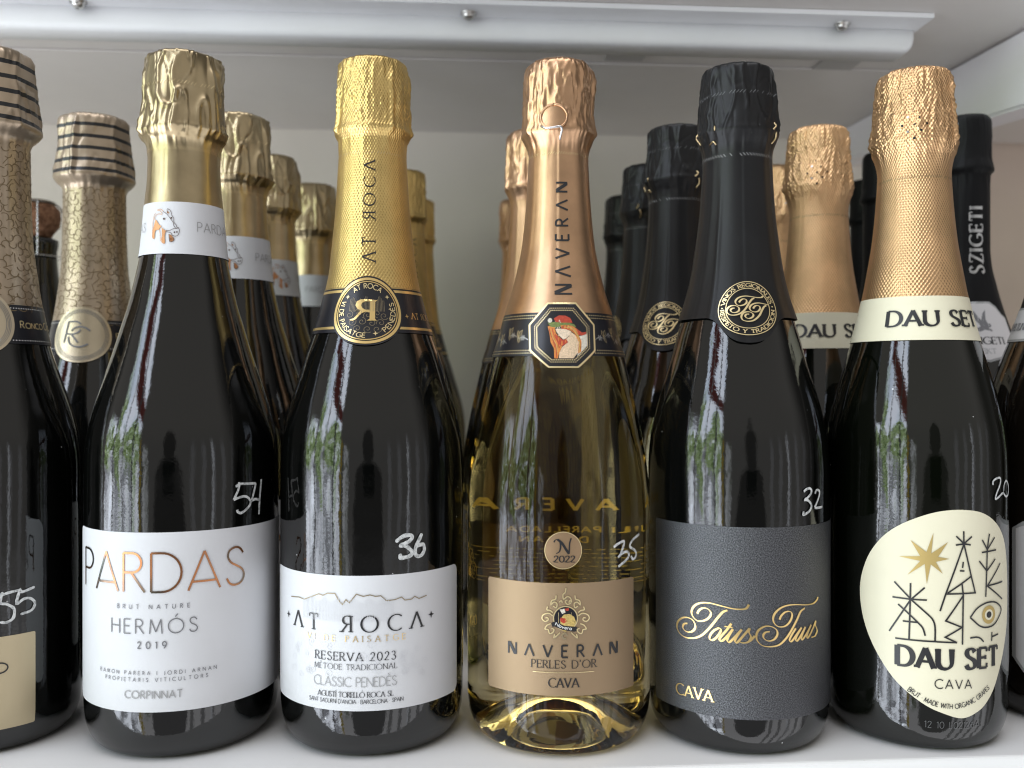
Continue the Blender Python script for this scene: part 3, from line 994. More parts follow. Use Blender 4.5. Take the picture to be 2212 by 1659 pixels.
for x, y, lab in ((0.131, 0.662, 'grey patch standing for a dark reflection under the upper shelf, behind the middle of the lamp strip'), (0.295, 0.669, 'darker grey patch standing for a dark reflection under the upper shelf, behind the right end of the lamp strip')):
    pd = bevel_box('reflection_patch', x - 0.015, x + 0.015, y - 0.012, y + 0.011, CEIL - 0.0016, CEIL - 0.0003, M['refl_patch'], 0.0004)  # thin added sheet standing in for a dark reflection on the underside
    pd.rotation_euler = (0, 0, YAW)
    pd['label'], pd['category'], pd['group'] = lab, 'reflection patch', 'reflection patches under the upper shelf'

# lamp strip under the upper shelf
ls = thing('light_strip', 'long white lamp strip screwed under the upper shelf', 'lamp', (0, 0, CEIL))
ls.rotation_euler = (0, 0, YAW)
Y1, Y2 = 0.573, 0.602
XR = 0.318
bevel_box('mounting_plate', -1.0, XR, Y1, Y2 + 0.004, -0.0037, -0.0004, M['lamp_white'], 0.0005, ls)
def housing():
    pts = [(Y2 - 0.0088, -0.0040), (Y2 - 0.0088, -0.0135)]
    for i in range(9):
        t = math.radians(180 + 90 * i / 8)
        pts.append((Y2 - 0.0043 + 0.0045 * math.cos(t), -0.0140 + 0.0045 * math.sin(t)))
    pts += [(Y2 + 0.012, -0.0185), (Y2 + 0.012, -0.0040)]
    bm = bmesh.new()
    xs = [-1.0, XR - 0.0087, XR - 0.0057, XR - 0.0037, XR - 0.0030]
    sc = [0, 0, 0.0012, 0.0032, 0.0055]
    rows = []
    for x, q in zip(xs, sc):
        rows.append([bm.verts.new((x, y + (q * 0.25 if y < Y2 else 0), min(z + (q if z < -0.006 else 0), -0.004))) for y, z in pts])
    n = len(pts)
    for a, b in zip(rows, rows[1:]):
        for i in range(n):
            j = (i + 1) % n
            bm.faces.new((a[i], a[j], b[j], b[i]))
    bm.faces.new(rows[-1])
    bm.faces.new(list(reversed(rows[0])))
    bmesh.ops.recalc_face_normals(bm, faces=bm.faces[:])
    return bm
hs = bm_obj('lamp_housing', housing(), M['lamp_white'], ls, True)
def screw_mesh(x):
    bm = bmesh.new()
    prof = [(0.0052, -0.0038), (0.0052, -0.0046), (0.0040, -0.0050), (0.0040, -0.0056), (0.0036, -0.0068), (0.0024, -0.0078), (0.0011, -0.0081), (0.0009, -0.0074)]
    rows = []
    for r, z in prof: rows.append([bm.verts.new((x + r * math.cos(2 * PI * k / 20), Y1 + 0.014 + r * math.sin(2 * PI * k / 20), z)) for k in range(20)])
    for a, b in zip(rows, rows[1:]):
        for k in range(20): bm.faces.new((a[k], a[(k + 1) % 20], b[(k + 1) % 20], b[k]))
    bm.faces.new(rows[-1])
    bmesh.ops.recalc_face_normals(bm, faces=bm.faces[:])
    return bm
for x in (-0.230, 0.014, 0.262): bm_obj('screw', screw_mesh(x), M['screw'], ls, True)

# ================================================================== bottle silhouettes (photo height, half width)
SIL_F1 = [(126, 0), (126.6, 40), (128, 62), (131, 75), (138, 81), (160, 82), (200, 84), (240, 86), (275, 91), (294, 93), (306, 90), (316, 82), (330, 78), (345, 77), (400, 79), (438, 83), (495, 88), (551, 94), (600, 104), (660, 119), (705, 133), (760, 150), (810, 167), (857, 183), (900, 196), (935, 204), (965, 208), (1000, 209.5), (1100, 210)]
SIL_F2 = [(139, 0), (139.6, 36), (141, 58), (144, 69.5), (150, 74), (200, 75), (250, 76), (280, 77.5), (293, 79.5), (303, 77), (312, 72), (340, 71.5), (365, 73), (432, 77), (480, 81), (528, 86), (595, 94), (615, 98), (660, 109), (721, 127.5), (765, 143), (811, 157), (881, 178), (923, 188), (960, 193.5), (1000, 196), (1100, 196.5)]
SIL_F3 = [(137, 0), (138, 30), (141, 49), (147, 63), (157, 70), (180, 73), (240, 73), (280, 75), (298, 76.5), (312, 72), (325, 66), (340, 63), (380, 64.5), (429, 67), (480, 71), (541, 78), (585, 87), (625, 97), (679, 114), (730, 128), (769, 140), (839, 157), (900, 171), (950, 181), (1000, 189), (1060, 194.5), (1100, 196), (1180, 196.5)]
SIL_F4 = [(151, 0), (151.6, 32), (153.5, 54), (157.5, 69), (166, 74.5), (200, 77), (250, 81), (285, 85), (300, 86), (312, 83), (330, 76), (345, 74), (380, 75), (432, 78), (480, 82), (528, 88), (600, 98), (650, 109), (691, 121), (728, 132), (757, 140), (800, 153), (844, 167), (880, 177), (911, 184), (935, 189), (970, 193), (1010, 195), (1100, 195.5)]
SIL_F5 = [(156, 0), (157, 34), (160, 55), (166, 71), (176, 79.5), (195, 82), (240, 84), (290, 90), (312, 92), (330, 90), (350, 83), (384, 79), (420, 81), (480, 86), (530, 92), (576, 100), (641, 113), (690, 125), (734, 138), (790, 156), (851, 174), (890, 184), (923, 191), (970, 196), (1010, 197), (1100, 197.5)]
SIL_F0 = [(113, 0), (113.8, 45), (116, 72), (121, 88), (133, 95), (174, 99), (220, 104), (260, 110), (283, 113), (295, 106), (304, 94), (320, 88), (398, 89), (510, 93), (608, 106), (667, 117), (747, 135), (790, 150), (862, 177), (900, 190), (961, 204), (1000, 208), (1100, 209)]
SIL_S = [(254, 0), (254.6, 25), (256.5, 43), (261, 52), (274, 55), (348, 56), (370, 60), (376, 60), (384, 53), (432, 53), (480, 53), (540, 53), (575, 56), (623, 67), (678, 83), (730, 102), (780, 124), (830, 143), (870, 152), (910, 156), (960, 157)]

def px_x(axis, d): return (axis - CX) / FP * d

def copy_tree(o, parent=None):
    c = o.copy()
    COL.objects.link(c)
    c.parent = parent
    for ch in list(o.children): copy_tree(ch, c)
    return c

def repeat(root, items, drop=()):
    """further bottles of a kind: the thing, its parts and their sub-parts"""
    for lab, x, d, rot in items:
        c = copy_tree(root)
        c.location = (x, d, 0)
        c.rotation_euler = (0, 0, math.radians(rot))
        c['label'] = lab
        for ch in list(c.children):
            if ch.name.split('.')[0] in drop:
                for g in list(ch.children): bpy.data.objects.remove(g)
                bpy.data.objects.remove(ch)

def base_bottle(kind, label, B, glass_top, gmat, foil_z0, fmat, wr=None, group=None, foil_off=0.0003, rows=110, flat=None):
    root = thing(kind, label, CAT, (B.x, B.d, 0), group)
    lathe(B, 'glass_body', 0.0, glass_top, gmat, root, punt=True, rows=84)
    zf_ = EYE + (CY - flat) * B.d / FP if flat else foil_z0
    def lift(p, z):
        t = min(1.0, max(0.0, (z - zf_) / 0.008))
        return foil_off + (wr(p, z) * t * t * (3 - 2 * t) if wr else 0.0)
    if fmat:
        f = lathe(B, 'foil_hood', foil_z0, B.top - 0.00002, fmat, root, off=0.0, seg=160, rows=rows, cap0=False, disp=lift)
        B.lift = lift
        return root, f
    return root, None

# ================================================================== white labelled bottle with a boar on its neck band
def build_boar_bottle():
    B = Bottle(px_x(398, 0.4425), 0.4425, SIL_F1)
    zr = pz(B, 395, 290) - 0.0005
    root, f = base_bottle('sparkling_wine_bottle', 'dark bottle with white boar neck band, white front label and handwritten 54', B, pz(B, 395, 470), M['glass_black'],
                          pz(B, 395, 470), M['foil_champagne'], wrinkles(1, EYE + (CY - 340) * B.d / FP, B.top, EYE + (CY - 294) * B.d / FP, 0.00105, 'soft', (-1.05, 0.12, 1.1, 2.8)),
                          'bottles with a boar neck band', flat=432)
    for y in (203, 338):
        A = Art(B, 0, EYE + (CY - y) * B.d / FP, 0.6)
        A.lift = B.lift
        ticks(A, A.z0, 64, 0.0016, 0.00034, M['seam_gold'], 0.7 if y < 300 else -0.9, -2.6, 2.6)
        A.build('tear_seam', f)
    # neck band
    zb0, zb1 = pz(B, 395, 549), pz(B, 395, 437)
    nb = band(B, 'neck_band', root, M['paper_white'], zb0, zb1, 2.0)
    ph0, z0 = pp(B, 400, 490), pz(B, 400, 490)
    A = Art(B, ph0, z0, 3.2)
    c = crop(330, 480, 250, 2212)
    q = lambda pts: [A.uvp(*c(*p)) for p in pts]
    w = 0.00022
    for pts in ([(470, 500), (500, 550), (540, 620), (590, 650), (550, 690), (530, 730), (490, 720), (450, 760), (440, 900), (420, 920), (400, 880), (405, 740), (430, 650), (450, 560)],
                [(590, 690), (640, 720), (665, 760), (655, 860), (650, 1015), (610, 1010), (580, 940), (600, 850), (595, 760)],
                [(745, 820), (790, 840), (840, 900), (845, 950), (800, 980), (760, 975)], [(700, 310), (740, 350), (750, 375), (705, 370)]):
        A.poly(q(pts), M['copper_print'], 0.0012)
    for pts in ([(470, 365), (440, 410), (420, 500), (405, 620), (400, 750), (398, 880), (420, 920), (440, 900), (445, 800), (465, 740), (510, 720), (545, 745), (560, 830), (565, 940), (610, 1010), (655, 1015), (650, 900), (660, 800), (680, 760)],
                [(440, 520), (460, 440), (500, 395), (540, 385), (590, 395), (600, 370), (560, 320), (510, 310), (520, 290), (580, 285), (630, 335)],
                [(720, 370), (705, 300), (720, 275), (770, 310), (795, 370), (790, 400), (840, 470), (845, 560), (890, 620), (915, 680), (950, 700), (960, 760), (930, 840), (870, 865), (810, 840), (780, 790), (690, 770), (700, 745), (760, 740), (800, 720), (850, 700), (900, 700), (950, 680)],
                [(625, 330), (700, 390), (770, 480), (830, 570), (845, 640), (880, 690)], [(590, 680), (640, 730), (690, 745)], [(740, 820), (755, 970), (800, 985), (845, 950), (835, 890)]):
        A.curve(q(pts), w, M['brown_print'] if pts[0][0] > 600 else M['copper_print'], sub=4)
    for p, r in (((640, 490), 22), ((792, 470), 18), ((857, 780), 17), ((908, 775), 16)):
        cc = A.uvp(*c(*p))
        A.dot(cc, r * 0.1 * 0.00023, M['brown_print'], 9)
    A.build('boar_emblem', nb)
    A = Art(B, pp(B, 440, 500), pz(B, 440, 500), 3.2)
    A.text('PARDAS', M['ink_pale'], 426, None, 440, 503, 20, pen=0.075, gap=0.2, xs=0.95)
    u0 = A.uvp(426, 503)[0]
    A2 = Art(B, pp(B, 440, 500) - math.radians(134), A.z0, 3.2)
    A2.glyphs('PARDAS', lambda a, t: (a - 0.006, t - 0.0007), 0.0043, M['ink_pale'], pen=0.075, gap=0.2)
    A2.build('lettering', nb)
    A.build('lettering', nb)
    # front label
    zt, zb = pz(B, 395, 1149), pz(B, 395, 1535)
    pc = pp(B, 340, 1300)
    fl = label_patch(B, 'front_label', root, M['paper_white'], rounded_rect(math.radians(-64), math.radians(122), zb, zt, 0.006, B.R), 1.0)
    A = Art(B, pc, (zt + zb) / 2, 2.0)
    A.text('PaRDaS', M['holo'], 187.5, 527.5, 355, 1279, 84, pen=0.055, gap=0.22)
    A.text('BRUT NATURE', M['ink_grey'], 255, 410, 335, 1315.5, 9, pen=0.15, gap=0.36)
    A.text('HERMÓS', M['ink_grey'], 243, 427, 335, 1369, 31, pen=0.075, gap=0.3)
    A.text('2019', M['ink_grey'], 298, 360, 330, 1401, 14.5, pen=0.16, gap=0.32)
    A.text('RAMON PARERA I JORDI ARNAN', M['ink_grey'], 219, 467, 336, 1458, 8, pen=0.14, gap=0.34)
    A.text('PROPIETARIS VITICULTORS', M['ink_grey'], 230, 449, 336, 1472.5, 8, pen=0.14, gap=0.34)
    A.text('CORPINNAT', M['ink_pale'], 271, 394, 330, 1509, 16, pen=0.13, gap=0.22)
    A.build('lettering', fl)
    c = crop(540, 1150, 120, 1531)
    chalk_marks(B, root, [[(430, 490), (570, 410), (760, 400), (1050, 390)], [(545, 350), (540, 450), (500, 620), (370, 900)],
                          [(370, 900), (520, 840), (700, 790), (820, 840), (890, 960), (850, 1090), (720, 1230), (600, 1310), (500, 1280), (480, 1210)],
                          [(1050, 390), (1000, 620), (930, 910)], [(930, 920), (1040, 880), (1140, 900)], [(1220, 260), (1190, 600), (1160, 1000), (1150, 1350)]], c, 0.00118, True)
    repeat(root, (('second dark bottle of the boar-banded row, behind the one marked 54', px_x(514, 0.541), 0.541, 10),
                  ('third bottle of the boar-banded row, its boar facing right of centre', px_x(585, 0.637), 0.637, 42),
                  ('hindmost bottle of the boar-banded row, nearest the back panel', px_x(676, 0.727), 0.727, -42)), ('handwritten_price',))
    return B
build_boar_bottle()

# ================================================================== yellow gold foil bottle with the round R seal
def build_seal_bottle():
    d = 0.444
    B = Bottle(px_x(806, d), d, SIL_F2)
    zf = EYE + (CY - 660) * d / FP
    root, f = base_bottle('sparkling_wine_bottle', 'dark bottle with yellow gold foil, round black seal and handwritten 36', B, zf + 0.003, M['glass_black'], zf, M['foil_yellow'],
                          wrinkles(2, EYE + (CY - 318) * d / FP, B.top, EYE + (CY - 293) * d / FP, 0.00065, 'hard', (-1.06, 0.66, 1.6, 3.2)), 'bottles with yellow gold foil', flat=585)
    A = Art(B, 0, EYE + (CY - 350) * d / FP, 0.6)
    A.lift = B.lift
    ticks(A, EYE + (CY - 347) * d / FP, 58, 0.0011, 0.00022, M['seam_gold'], 0.7, -2.4, 2.4)
    A.build('tear_seam', f)
    A = Art(B, pp(B, 797, 460), pz(B, 797, 460), 0.8)
    A.lift = B.lift
    A.vtext('ΛT ЯOCΛ', M['ink'], 811, 785, 566, 348, pen=0.045, thick=0.12, serif=True, gap=0.26)
    A.build('foil_lettering', f)
    # neck band with the seal
    c = crop(790, 650, 300, 2212)
    ctr = c(780, 800)
    ph, z = B.pix(*ctr)
    zb0, zb1 = pz(B, 900, 721), pz(B, 900, 628)
    nb = band(B, 'neck_band', root, M['paper_black'], zb0, zb1, 2.0)
    A = Art(B, ph, z, 2.4)
    for z_, t in ((zb1 - 0.0019, 0.0012), (zb0 + 0.0022, 0.0012)):
        A.line([((-2.9 + 5.8 * i / 120) * A.r, z_ - z) for i in range(121)], t, M['gold_print'], 0.003)
    A.line([((-2.9 + 5.8 * i / 120) * A.r, zb1 - 0.0003 - z) for i in range(121)], 0.0003, M['gold_print'], 0.003)
    A.build('gold_lines', nb)
    A = Art(B, pp(B, 900, 690), pz(B, 900, 690), 2.6)
    A.text('ΛT ЯOCΛ', M['gold_print'], 888, None, 900, 691, 13, pen=0.05, thick=0.12, serif=True, gap=0.2)
    cc = A.uvp(877, 684)
    star4(A, cc, 0.0011, M['gold_print'])
    A.build('lettering', nb)
    seal = None
    A = Art(B, ph, z, 3.4)
    A.disc((0, 0), 0.0163, M['paper_black'], 64)
    seal = A.build('round_seal', root)
    A = Art(B, ph, z, 4.2)
    A.ring((0, 0), 0.0143, 0.0155, M['gold_print'])
    A.ring((0, 0), 0.0134, 0.0138, M['gold_print'])
    A.ctext('AT ROCA', M['gold_pale'], (0, 0), 0.0104, -37, 37, 0.0023, pen=0.15, gap=0.2)
    A.ctext('VI DE PAISATGE', M['gold_pale'], (0, 0), 0.0127, 292, 181, 0.0021, inner=True, pen=0.15, gap=0.2)
    A.ctext('PENEDÈS', M['gold_pale'], (0, 0), 0.0127, 143, 72, 0.0021, inner=True, pen=0.15, gap=0.2)
    for a in (-56, 56, 161): star4(A, (0.0114 * math.sin(math.radians(a)), 0.0114 * math.cos(math.radians(a))), 0.0011, M['gold_pale'])
    # hatching and spirals behind the letter
    for i in range(27):
        u = -0.0078 + i * 0.0006
        top = 0.0052 + 0.0016 * math.sin(i * 0.9) * math.sin(i * 0.35)
        A.line([(u, -0.0005), (u, top)], 0.00014, M['gold_dim'], 0.003)
    for i, (u, v) in enumerate(((-0.0075, -0.002), (-0.0035, -0.0012), (0.0005, -0.0022), (0.0045, -0.0015), (0.0075, -0.0026), (-0.006, -0.0055), (-0.0018, -0.0052), (0.0022, -0.006), (0.006, -0.0058), (-0.0035, -0.0085), (0.0006, -0.0088), (0.0044, -0.0088))):
        pts = [(u + (0.0003 + 0.0003 * t) * math.cos(t * 1.5 + i), v + (0.0003 + 0.0003 * t) * math.sin(t * 1.5 + i)) for t in [k * 0.45 for k in range(13)]]
        A.line(pts, 0.00016, M['gold_dim'])
    g = lambda x, y: A.uvp(*c(x, y))
    A.poly([g(*p) for p in ((970, 620), (930, 650), (925, 955), (955, 985), (780, 985), (830, 950), (835, 835), (760, 825), (690, 850), (590, 960), (540, 985), (475, 975), (560, 940), (620, 870), (670, 810), (620, 770), (590, 710), (610, 640), (680, 605), (800, 603))],
           M['gold_print'], 0.0012, holes=[[g(*p) for p in ((840, 640), (760, 640), (700, 665), (685, 710), (705, 760), (760, 788), (835, 790))]])
    A.build('seal_emblem', seal)
    # front label
    zt, zb = pz(B, 800, 1244), pz(B, 800, 1536)
    pc = pp(B, 772, 1380)
    hw = math.radians(71)
    fl = label_patch(B, 'front_label', root, M['paper_white'], rounded_rect(pc - hw, pc + hw, zb, zt, 0.0035, B.R), 1.0)
    A = Art(B, pc, (zt + zb) / 2, 2.0)
    c5 = lambda x, y: (530.9 + x * 0.4665, 884.8 + y * 0.4665)
    for i in range(58):                                             # embossed hatching under the ridge
        u = A.uvp(*c5(270, 900))[0] + i * 0.00075
        A.line([(u, A.uvp(*c5(520, 985))[1]), (u, A.uvp(*c5(520, 885 + 10 * math.sin(i * 0.7)))[1])], 0.00014, M['emboss'], 0.003)
    for i in range(70):                                             # embossed spirals
        x, y = random.uniform(230, 830), random.uniform(1060, 1230)
        if abs(x - 520) < 190 and random.random() < 0.45: continue
        u, v = A.uvp(*c5(x, y))
        k = random.uniform(0.00025, 0.00042)
        A.line([(u + (0.0002 + k * t) * math.cos(t * 1.6 + i), v + (0.0002 + k * t) * math.sin(t * 1.6 + i)) for t in [j * 0.4 for j in range(14)]], 0.00014, M['emboss'])
    ridge = [(215, 865), (250, 868), (275, 878), (300, 868), (340, 853), (360, 860), (380, 850), (415, 852), (430, 880), (448, 903), (465, 880), (480, 895), (500, 870), (512, 855), (545, 865), (575, 858), (600, 865), (625, 862), (650, 885), (690, 880), (720, 868), (735, 882), (765, 878), (780, 865), (800, 875), (835, 860)]
    # the ridge line was read along a curved print line: level it out first
    lv = lambda x, y: c5(x, y)
    A.line([A.uvp(*lv(*p)) for p in ridge], 0.00042, M['gold_dim'])
    A.text('ΛT ЯOCΛ', M['ink'], 638, 911, 774, 1366, 35, pen=0.055, thick=0.135, serif=True, gap=0.3)
    for x, y in ((625.6, 1326), (930, 1327)): star4(A, A.uvp(x, y), 0.0017, M['ink'])
    A.text('VI DE PAISATGE', M['gold_print'], 666, 875, 772, 1387, 13, pen=0.06, thick=0.12, serif=True, gap=0.5)
    A.text('RESERVA 2023', M['ink'], 683, 854, 770, 1428, 18, pen=0.06, thick=0.12, serif=True, gap=0.34)
    A.text('MÈTODE TRADICIONAL', M['ink'], 681, 857, 770, 1447.5, 12, pen=0.05, thick=0.10, serif=True, gap=0.32)
    A.text('CLÀSSIC PENEDÈS', M['ink_pale'], 680, 856.5, 768, 1484, 20, pen=0.075, gap=0.12)
    A.text('AGUSTÍ TORELLÓ ROCA SL', M['ink'], 688, 849, 768, 1507, 11.5, pen=0.06, thick=0.13, serif=True, gap=0.2)
    A.text("SANT SADURNÍ D'ANOIA · BARCELONA · SPAIN", M['ink'], 670, 870.5, 770, 1520.5, 8.5, pen=0.11, gap=0.2)
    A.build('lettering', fl)
    c = crop(940, 1280, 120, 1810)
    chalk_marks(B, root, [[(430, 610), (560, 500), (720, 420), (880, 400), (980, 430), (960, 530), (820, 660), (570, 770)], [(560, 790), (700, 790), (850, 870), (970, 1000), (980, 1090), (880, 1170), (720, 1220), (560, 1235), (550, 1150)],
                          [(1310, 400), (1220, 600), (1120, 820), (1090, 1000), (1120, 1130), (1210, 1180), (1330, 1120), (1420, 960), (1410, 800), (1370, 740), (1250, 760), (1140, 800)]], c, 0.0019)
    repeat(root, (('yellow gold foil bottle behind the one marked 36, half hidden', px_x(869, 0.671), 0.671, 30),
                  ('hindmost of the yellow gold foil bottles, a sliver of it showing', px_x(894, 0.773), 0.773, -20)), ('handwritten_price',))

def star4(A, c, r, m):
    pts = []
    for k in range(8):
        rr = r if k % 2 == 0 else r * 0.34
        pts.append((c[0] + rr * math.sin(k * PI / 4), c[1] + rr * math.cos(k * PI / 4)))
    A._add([c] + pts, [(0, 1 + (k + 1) % 8, 1 + k) for k in range(8)], m)
build_seal_bottle()

# ================================================================== clear bottle of golden wine, rose gold foil
def build_golden_bottle():
    d = 0.445
    B = Bottle(px_x(1206, d), d, SIL_F3)
    zf = EYE + (CY - 700) * d / FP
    root, f = base_bottle('sparkling_wine_bottle', 'clear bottle of golden wine with rose gold foil and handwritten 35', B, zf + 0.006, M['glass_gold'], zf, M['foil_copper'],
                          wrinkles(3, EYE + (CY - 325) * d / FP, B.top, EYE + (CY - 298) * d / FP, 0.00075, 'hard', (-0.95, 1.3, 2.9, 4.2)), 'clear bottles of golden wine', flat=640)
    A = Art(B, 0, EYE + (CY - 345) * d / FP, 0.6)
    A.lift = B.lift
    ticks(A, EYE + (CY - 347) * d / FP, 60, 0.0012, 0.00024, M['gold_pale'], 0.7, -2.4, 2.4)
    A.build('tear_seam', f)
    A = Art(B, pp(B, 1214, 515), pz(B, 1214, 515), 0.8)
    A.lift = B.lift
    A.vtext('ÑΛVERΛÑ', M['ink'], 1227.5, 1200.5, 635, 396, pen=0.15, gap=0.5)
    A.build('foil_lettering', f)
    # ring tab of the wire showing on the foil
    tab = Art(B, pp(B, 1197, 254), pz(B, 1197, 254), 0)
    circ = [(lambda ph, z: B.at(ph, z, 0.0016))(tab.p0 + 0.0058 * math.sin(t) / tab.r, tab.z0 + 0.0058 * math.cos(t)) for t in [2 * PI * i / 36 for i in range(37)]]
    A = Art(B, tab.p0, tab.z0, 0)
    A.lift = lambda p, z: 0.0015
    A.disc((0, 0), 0.0058, M['foil_copper'], 32)
    A.build('ring_tab', f)
    tubes_obj('wire_ring', [circ], 0.00062, M['foil_copper'], f)
    p = [B.at(tab.p0 + u / tab.r, tab.z0 + v, o + 0.0006) for u, v, o in ((-0.0054, -0.0042, 0.0012), (-0.003, -0.0056, 0.0021), (0.0006, -0.0055, 0.0022), (0.0028, -0.0052, 0.0019), (0.0034, -0.0065, 0.0017), (0.0029, -0.009, 0.0014), (0.0027, -0.0105, 0.0008))]
    tubes_obj('wire', [smooth(p, 5)], 0.00060, M['wire'], f)
    # neck band with the octagon
    zb0, zb1 = pz(B, 1110, 770), pz(B, 1110, 679)
    nb = band(B, 'neck_band', root, M['paper_black'], zb0, zb1, 2.0)
    c = crop(1250, 700, 250, 2074)
    ph, z = B.pix(*c(1010, 985))
    A = Art(B, ph, z, 2.7)
    nd = 150
    for i in range(nd):
        u = (-PI + 2 * PI * i / nd) * A.r
        for v, r in ((zb1 - 0.0013 - z, 0.00030), (zb1 - 0.0026 - z, 0.00030), (zb0 + 0.0013 - z, 0.00030), (zb0 + 0.0026 - z, 0.00030)):
            A.dot((u, v), r, M['gold_pale'], 6)
    for side in (-1, 1):                                            # sprigs of leaves and daisies
        for k in range(4):
            u0 = side * (0.0185 + 0.0062 * k)
            v0 = -0.001 + 0.0016 * math.sin(k * 2.1)
            A.curve([(u0 - side * 0.003, v0 - 0.001), (u0, v0 + 0.0004), (u0 + side * 0.003, v0 - 0.0006)], 0.00026, M['silver_print'])
            for a in range(6):
                t = a * PI / 3 + k
                A.line([(u0 + 0.0003 * math.cos(t), v0 + 0.0003 * math.sin(t)), (u0 + 0.0014 * math.cos(t), v0 + 0.0014 * math.sin(t))], 0.00040, M['silver_print'])
            for a, L in ((60, 0.0036), (105, 0.0030), (-70, 0.0030)):
                t = math.radians(a)
                b0 = (u0 + side * 0.0026, v0 + 0.0006)
                tip = (b0[0] + L * math.cos(t), b0[1] + L * math.sin(t))
                m1 = ((b0[0] + tip[0]) / 2, (b0[1] + tip[1]) / 2)
                nx, ny = -math.sin(t) * L * 0.22, math.cos(t) * L * 0.22
                A.line([b0, (m1[0] + nx, m1[1] + ny), tip, (m1[0] - nx, m1[1] - ny), b0], 0.00022, M['gold_pale'])
    A.build('band_print', nb)
    oct_ = lambda k: [((px - 1010) * k, (py - 985) * k) for px, py in ((725, 325), (1285, 325), (1650, 775), (1672, 1310), (1340, 1650), (745, 1650), (365, 1300), (355, 775))]
    A = Art(B, ph, z, 3.4)
    g = lambda x, y: A.uvp(*c(x, y))
    full = [g(985 + (p[0]) + 25, 985 + p[1]) for p in oct_(1.0)]
    A.poly(full, M['gold_pale'], 0.0022)
    oc = A.build('octagon_seal', root)
    A = Art(B, ph, z, 4.0)
    A.poly([g(1010 + p[0], 985 + p[1]) for p in oct_(0.945)], M['paper_black'], 0.0022)
    for k, n in ((0.82, 15), (0.755, 18)):
        pts = [g(1010 + p[0], 985 + p[1]) for p in oct_(k)]
        for i in range(8):
            a, b = Vector(pts[i]), Vector(pts[(i + 1) % 8])
            nn = max(3, int((b - a).length / 0.00088))
            for j in range(nn): A.dot(tuple(a.lerp(b, j / nn)), 0.00028 if k > 0.8 else 0.00033, M['gold_pale'], 6)
    gp = lambda pts: [g(*p) for p in pts]
    A.poly(gp([(1300, 1000), (1390, 1000), (1480, 970), (1505, 940), (1505, 1200), (1380, 1340), (1310, 1420), (1330, 1180)]), M['art_cream'], 0.0015)
    A.poly(gp([(730, 810), (800, 790), (870, 830), (880, 900), (900, 960), (950, 1010), (990, 1060), (1090, 1060), (1130, 1130), (1010, 1210), (975, 1300), (940, 1400), (930, 1458), (860, 1458), (850, 1250), (790, 1140), (765, 950)]), M['art_orange'], 0.0015)
    A.poly(gp([(870, 960), (930, 1010), (990, 1060), (1090, 1060), (1130, 1130), (1010, 1210), (960, 1180), (900, 1080)]), M['art_red'], 0.0015)
    A.poly(gp([(1130, 1130), (1180, 1060), (1250, 1030), (1330, 1110), (1325, 1330), (1240, 1456), (950, 1456), (960, 1340), (1010, 1230)]), M['art_skin'], 0.0015)
    A.poly(gp([(1090, 1060), (1130, 1000), (1180, 920), (1290, 1000), (1330, 1110), (1250, 1060), (1180, 1080), (1130, 1130)]), M['art_skin'], 0.0015)
    A.poly(gp([(880, 860), (990, 855), (1090, 870), (1190, 910), (1150, 1000), (1095, 1050), (1040, 1078), (1010, 1062), (1000, 1040), (975, 1032), (968, 1012), (925, 1002), (935, 970), (900, 930)]), M['art_face'], 0.0015)
    A.poly(gp([(850, 650), (950, 590), (1070, 592), (1170, 640), (1215, 735), (1120, 745), (1000, 735), (890, 730)]), M['art_red'], 0.0015)
    A.poly(gp([(1000, 800), (1160, 785), (1290, 850), (1400, 935), (1485, 920), (1480, 970), (1390, 1000), (1310, 970), (1200, 900), (1080, 868), (1000, 862)]), M['art_red'], 0.0015)
    A.poly(gp([(980, 790), (1110, 760), (1230, 800), (1300, 880), (1340, 1000), (1390, 1110), (1385, 1320), (1325, 1365), (1335, 1120), (1260, 960), (1140, 870), (1000, 850)]), M['art_orange'], 0.0015)
    A.poly(gp([(730, 740), (850, 720), (1000, 735), (1150, 735), (1250, 770), (1290, 830), (1180, 800), (1040, 790), (900, 830), (790, 820)]), M['art_green'], 0.0015)
    for st in ([(760, 860), (800, 1000), (870, 1130), (900, 1300), (895, 1450)], [(820, 850), (850, 970), (920, 1110), (960, 1250)], [(790, 980), (840, 1100), (870, 1230)]): A.curve(gp(st), 0.00032, M['art_red'], sub=4)
    for st in ([(790, 900), (830, 1040), (900, 1190), (920, 1350)], [(1040, 820), (1180, 850), (1290, 960), (1350, 1120), (1355, 1330)], [(1120, 800), (1250, 880), (1330, 1020)]): A.curve(gp(st), 0.00030, M['art_yellow'], sub=4)
    for st in ([(880, 870), (905, 935), (937, 970), (925, 1000), (968, 1012), (976, 1032), (1002, 1042), (1012, 1062), (1040, 1078), (1095, 1055), (1150, 1000)], [(1130, 1130), (1020, 1220), (960, 1340), (950, 1456)], [(1000, 955), (1050, 965), (1085, 945)]): A.curve(gp(st), 0.00020, M['brown_print'], sub=4)
    for t in range(11):
        a = t * 2 * PI / 11
        A.line([g(930, 765), g(930 + 82 * math.cos(a), 765 + 92 * math.sin(a))], 0.00042, M['art_cream'])
    A.disc(g(930, 765), 0.0004, M['art_yellow'], 8)
    A.disc(g(775, 690), 0.0011, M['art_cream'], 10)
    A.build('portrait', oc)
    # vintage sticker
    c2 = crop(1300, 1260, 280, 1548)
    ph, z = B.pix(*c2(415, 465))
    A = Art(B, ph, z, 1.0)
    A.disc((0, 0), 0.00828, M['sticker_gold'], 48)
    st = A.build('vintage_sticker', root)
    A = Art(B, ph, z, 1.8)
    A.ring((0, 0), 0.0079, 0.00825, M['gold_pale'])
    g2 = lambda pts: [A.uvp(*c2(*p)) for p in pts]
